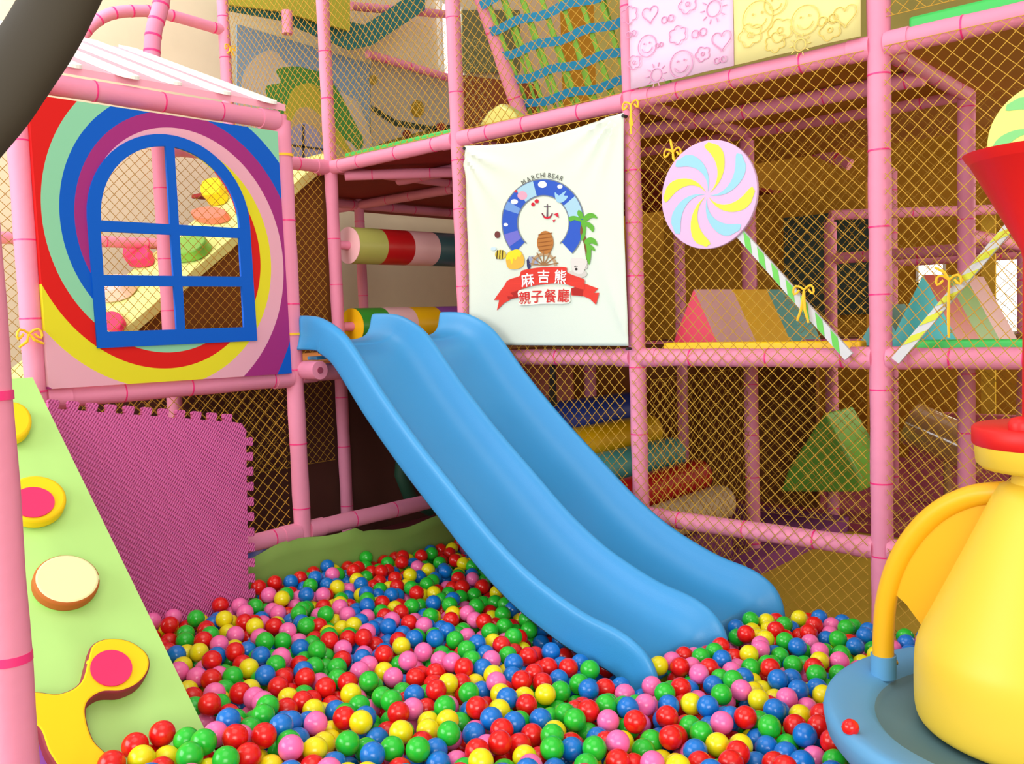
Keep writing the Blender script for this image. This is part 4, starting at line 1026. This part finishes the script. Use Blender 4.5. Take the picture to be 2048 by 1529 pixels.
for it in range(30000):
    x = g.uniform(.10, 3.75); y = g.uniform(-3.5, -.07)
    hs = hsurf(x, y)
    if not inview(x, y, hs): continue
    zb = hs-.185
    z, hit = rest(x, y, zb)
    for s in range(7):
        if hit is None: break
        dx, dy = x-hit[0], y-hit[1]; L_ = math.hypot(dx, dy)+1e-6; nx_, ny_ = x+dx/L_*.014, y+dy/L_*.014
        z2, h2 = rest(nx_, ny_, zb)
        if z2 < z: x, y, z, hit = nx_, ny_, z2, h2
        else: break
    if z > hsurf(x, y)-BR+.012 or blocked(x, y, z): continue
    q = (x, y, z); CELLS.setdefault((int(x/.07), int(y/.07-100)), []).append(q); balls.append(q)
# a few loose balls by the slide's foot
ballcols = [('red', (226, 26, 22)), ('blue', (18, 116, 206)), ('green', (40, 190, 50)), ('yellow', (238, 224, 20)), ('pink', (248, 112, 178))]
wts = [.27, .22, .23, .14, .14]
def pick():
    r = g.random(); s = 0
    for i, v in enumerate(wts):
        s += v
        if r < s: return i
    return 0
bc = [pick() for _ in balls]
bmat = [mat('ball_'+n_, c, .22, .5) for n_, c in ballcols]
for mm in bmat:
    mm.node_tree.nodes['Principled BSDF'].inputs['Subsurface Weight'].default_value = 0
def ico(sub):
    bm = bmesh.new(); bmesh.ops.create_icosphere(bm, subdivisions=sub, radius=BR); bm.verts.index_update()
    v = np.array([tuple(q.co) for q in bm.verts]); f_ = np.array([[q.index for q in p.verts] for p in bm.faces]); bm.free(); return v, f_
# coarse visibility buffer
Wd, Hd = 512, 382; zb_ = np.full((Hd, Wd), 1e9); ib = np.full((Hd, Wd), -1, int)
pr_ = [proj(b) for b in balls]
for i, (a, b, z) in enumerate(pr_):
    cx, cy = a/4, b/4; rr = FPX*BR/z/4
    for yy in range(max(0, int(cy-rr)), min(Hd, int(cy+rr)+1)):
        for xx in range(max(0, int(cx-rr)), min(Wd, int(cx+rr)+1)):
            if (xx+.5-cx)**2+(yy+.5-cy)**2 < rr*rr and z < zb_[yy, xx]: zb_[yy, xx] = z; ib[yy, xx] = i
# things that hide balls: tray and wedge, roughly
for yy in range(Hd):
    for xx in range(Wd):
        i = ib[yy, xx]
        if i < 0: continue
        x_, y_ = xx*4, yy*4
        if ((x_-2090)/455)**2+((y_-1470)/200)**2 < 1 or (x_ > 1830 and y_ < 1500 and x_ > 1990-(y_-1000)*.45) or x_ < 60: ib[yy, xx] = -1
cnt = np.bincount(ib[ib >= 0].ravel(), minlength=len(balls))
order = np.argsort(-cnt)
NIND = 300
ind = [int(i) for i in order[:NIND] if cnt[i] > 3]
sv, sf = ico(4)
tmpl = []
for k, (n_, c) in enumerate(ballcols):
    me = bpy.data.meshes.new('ball_'+n_); me.from_pydata([tuple(p) for p in sv], [], [tuple(map(int, q)) for q in sf]); me.materials.append(bmat[k]); me.shade_smooth(); tmpl.append(me)
protos = {}
for i in ind:
    k = bc[i]; n_ = ballcols[k][0]; px_, py_ = pr_[i][:2]
    zone = ('in the front left of the pit, below the green wedge' if px_ < 700 else 'in the front middle of the pit' if px_ < 1250 else 'in the front right of the pit, beside the blue tray')
    if k not in protos:
        o = bpy.data.objects.new('play_ball', tmpl[k]); protos[k] = o
    else: o = protos[k].copy()
    COL.objects.link(o); x, y, z = balls[i]; o.location = (x, y, z)
    tag(o, 'glossy %s plastic ball %s' % (n_, zone), 'ball', '%s balls %s' % (n_, zone))
rest_i = [i for i in range(len(balls)) if i not in set(ind)]
lv, lf = ico(3)
nv, nf = len(lv), len(lf)
allv = np.concatenate([lv+np.array(balls[i]) for i in rest_i]); allf = np.concatenate([lf+k*nv for k in range(len(rest_i))])
me = bpy.data.meshes.new('play_balls'); me.vertices.add(len(allv)); me.vertices.foreach_set('co', (allv).astype(np.float32).ravel())
me.loops.add(len(allf)*3); me.loops.foreach_set('vertex_index', allf.astype(np.int32).ravel())
me.polygons.add(len(allf)); me.polygons.foreach_set('loop_start', np.arange(0, len(allf)*3, 3, dtype=np.int32))
me.update(calc_edges=True)
for q in bmat: me.materials.append(q)
me.polygons.foreach_set('material_index', np.repeat(np.array([bc[i] for i in rest_i], dtype=np.int32), nf))
me.shade_smooth(); me.update()
o = bpy.data.objects.new('play_balls', me); COL.objects.link(o); o['kind'] = 'stuff'
tag(o, 'the remaining mass of small coloured plastic balls filling the pit', 'balls')
# the dented red ball and the balls in the tray
o = MB().lathe([(.004, -.0), (.018, .002), (.0215, .012), (.018, .024), (.010, .031), (.003, .033)], tuple(hz(1701, 1466, TZ+.003)), 24).build('dented_ball', bmat[0]); tag(o, 'small dented red ball lying on the blue tray rim', 'ball')
for k, (s, b, c, nm_) in enumerate(((-.14, -.345, 1, 'blue'), (-.06, -.35, 0, 'red'))):
    o = bpy.data.objects.new('play_ball', tmpl[c]); COL.objects.link(o); o.location = tuple(tl(s, TZ-.035+BR, b)); tag(o, nm_+' plastic ball lying inside the blue tray under the tower', 'ball')
print('balls', len(balls), 'individual', len(ind))
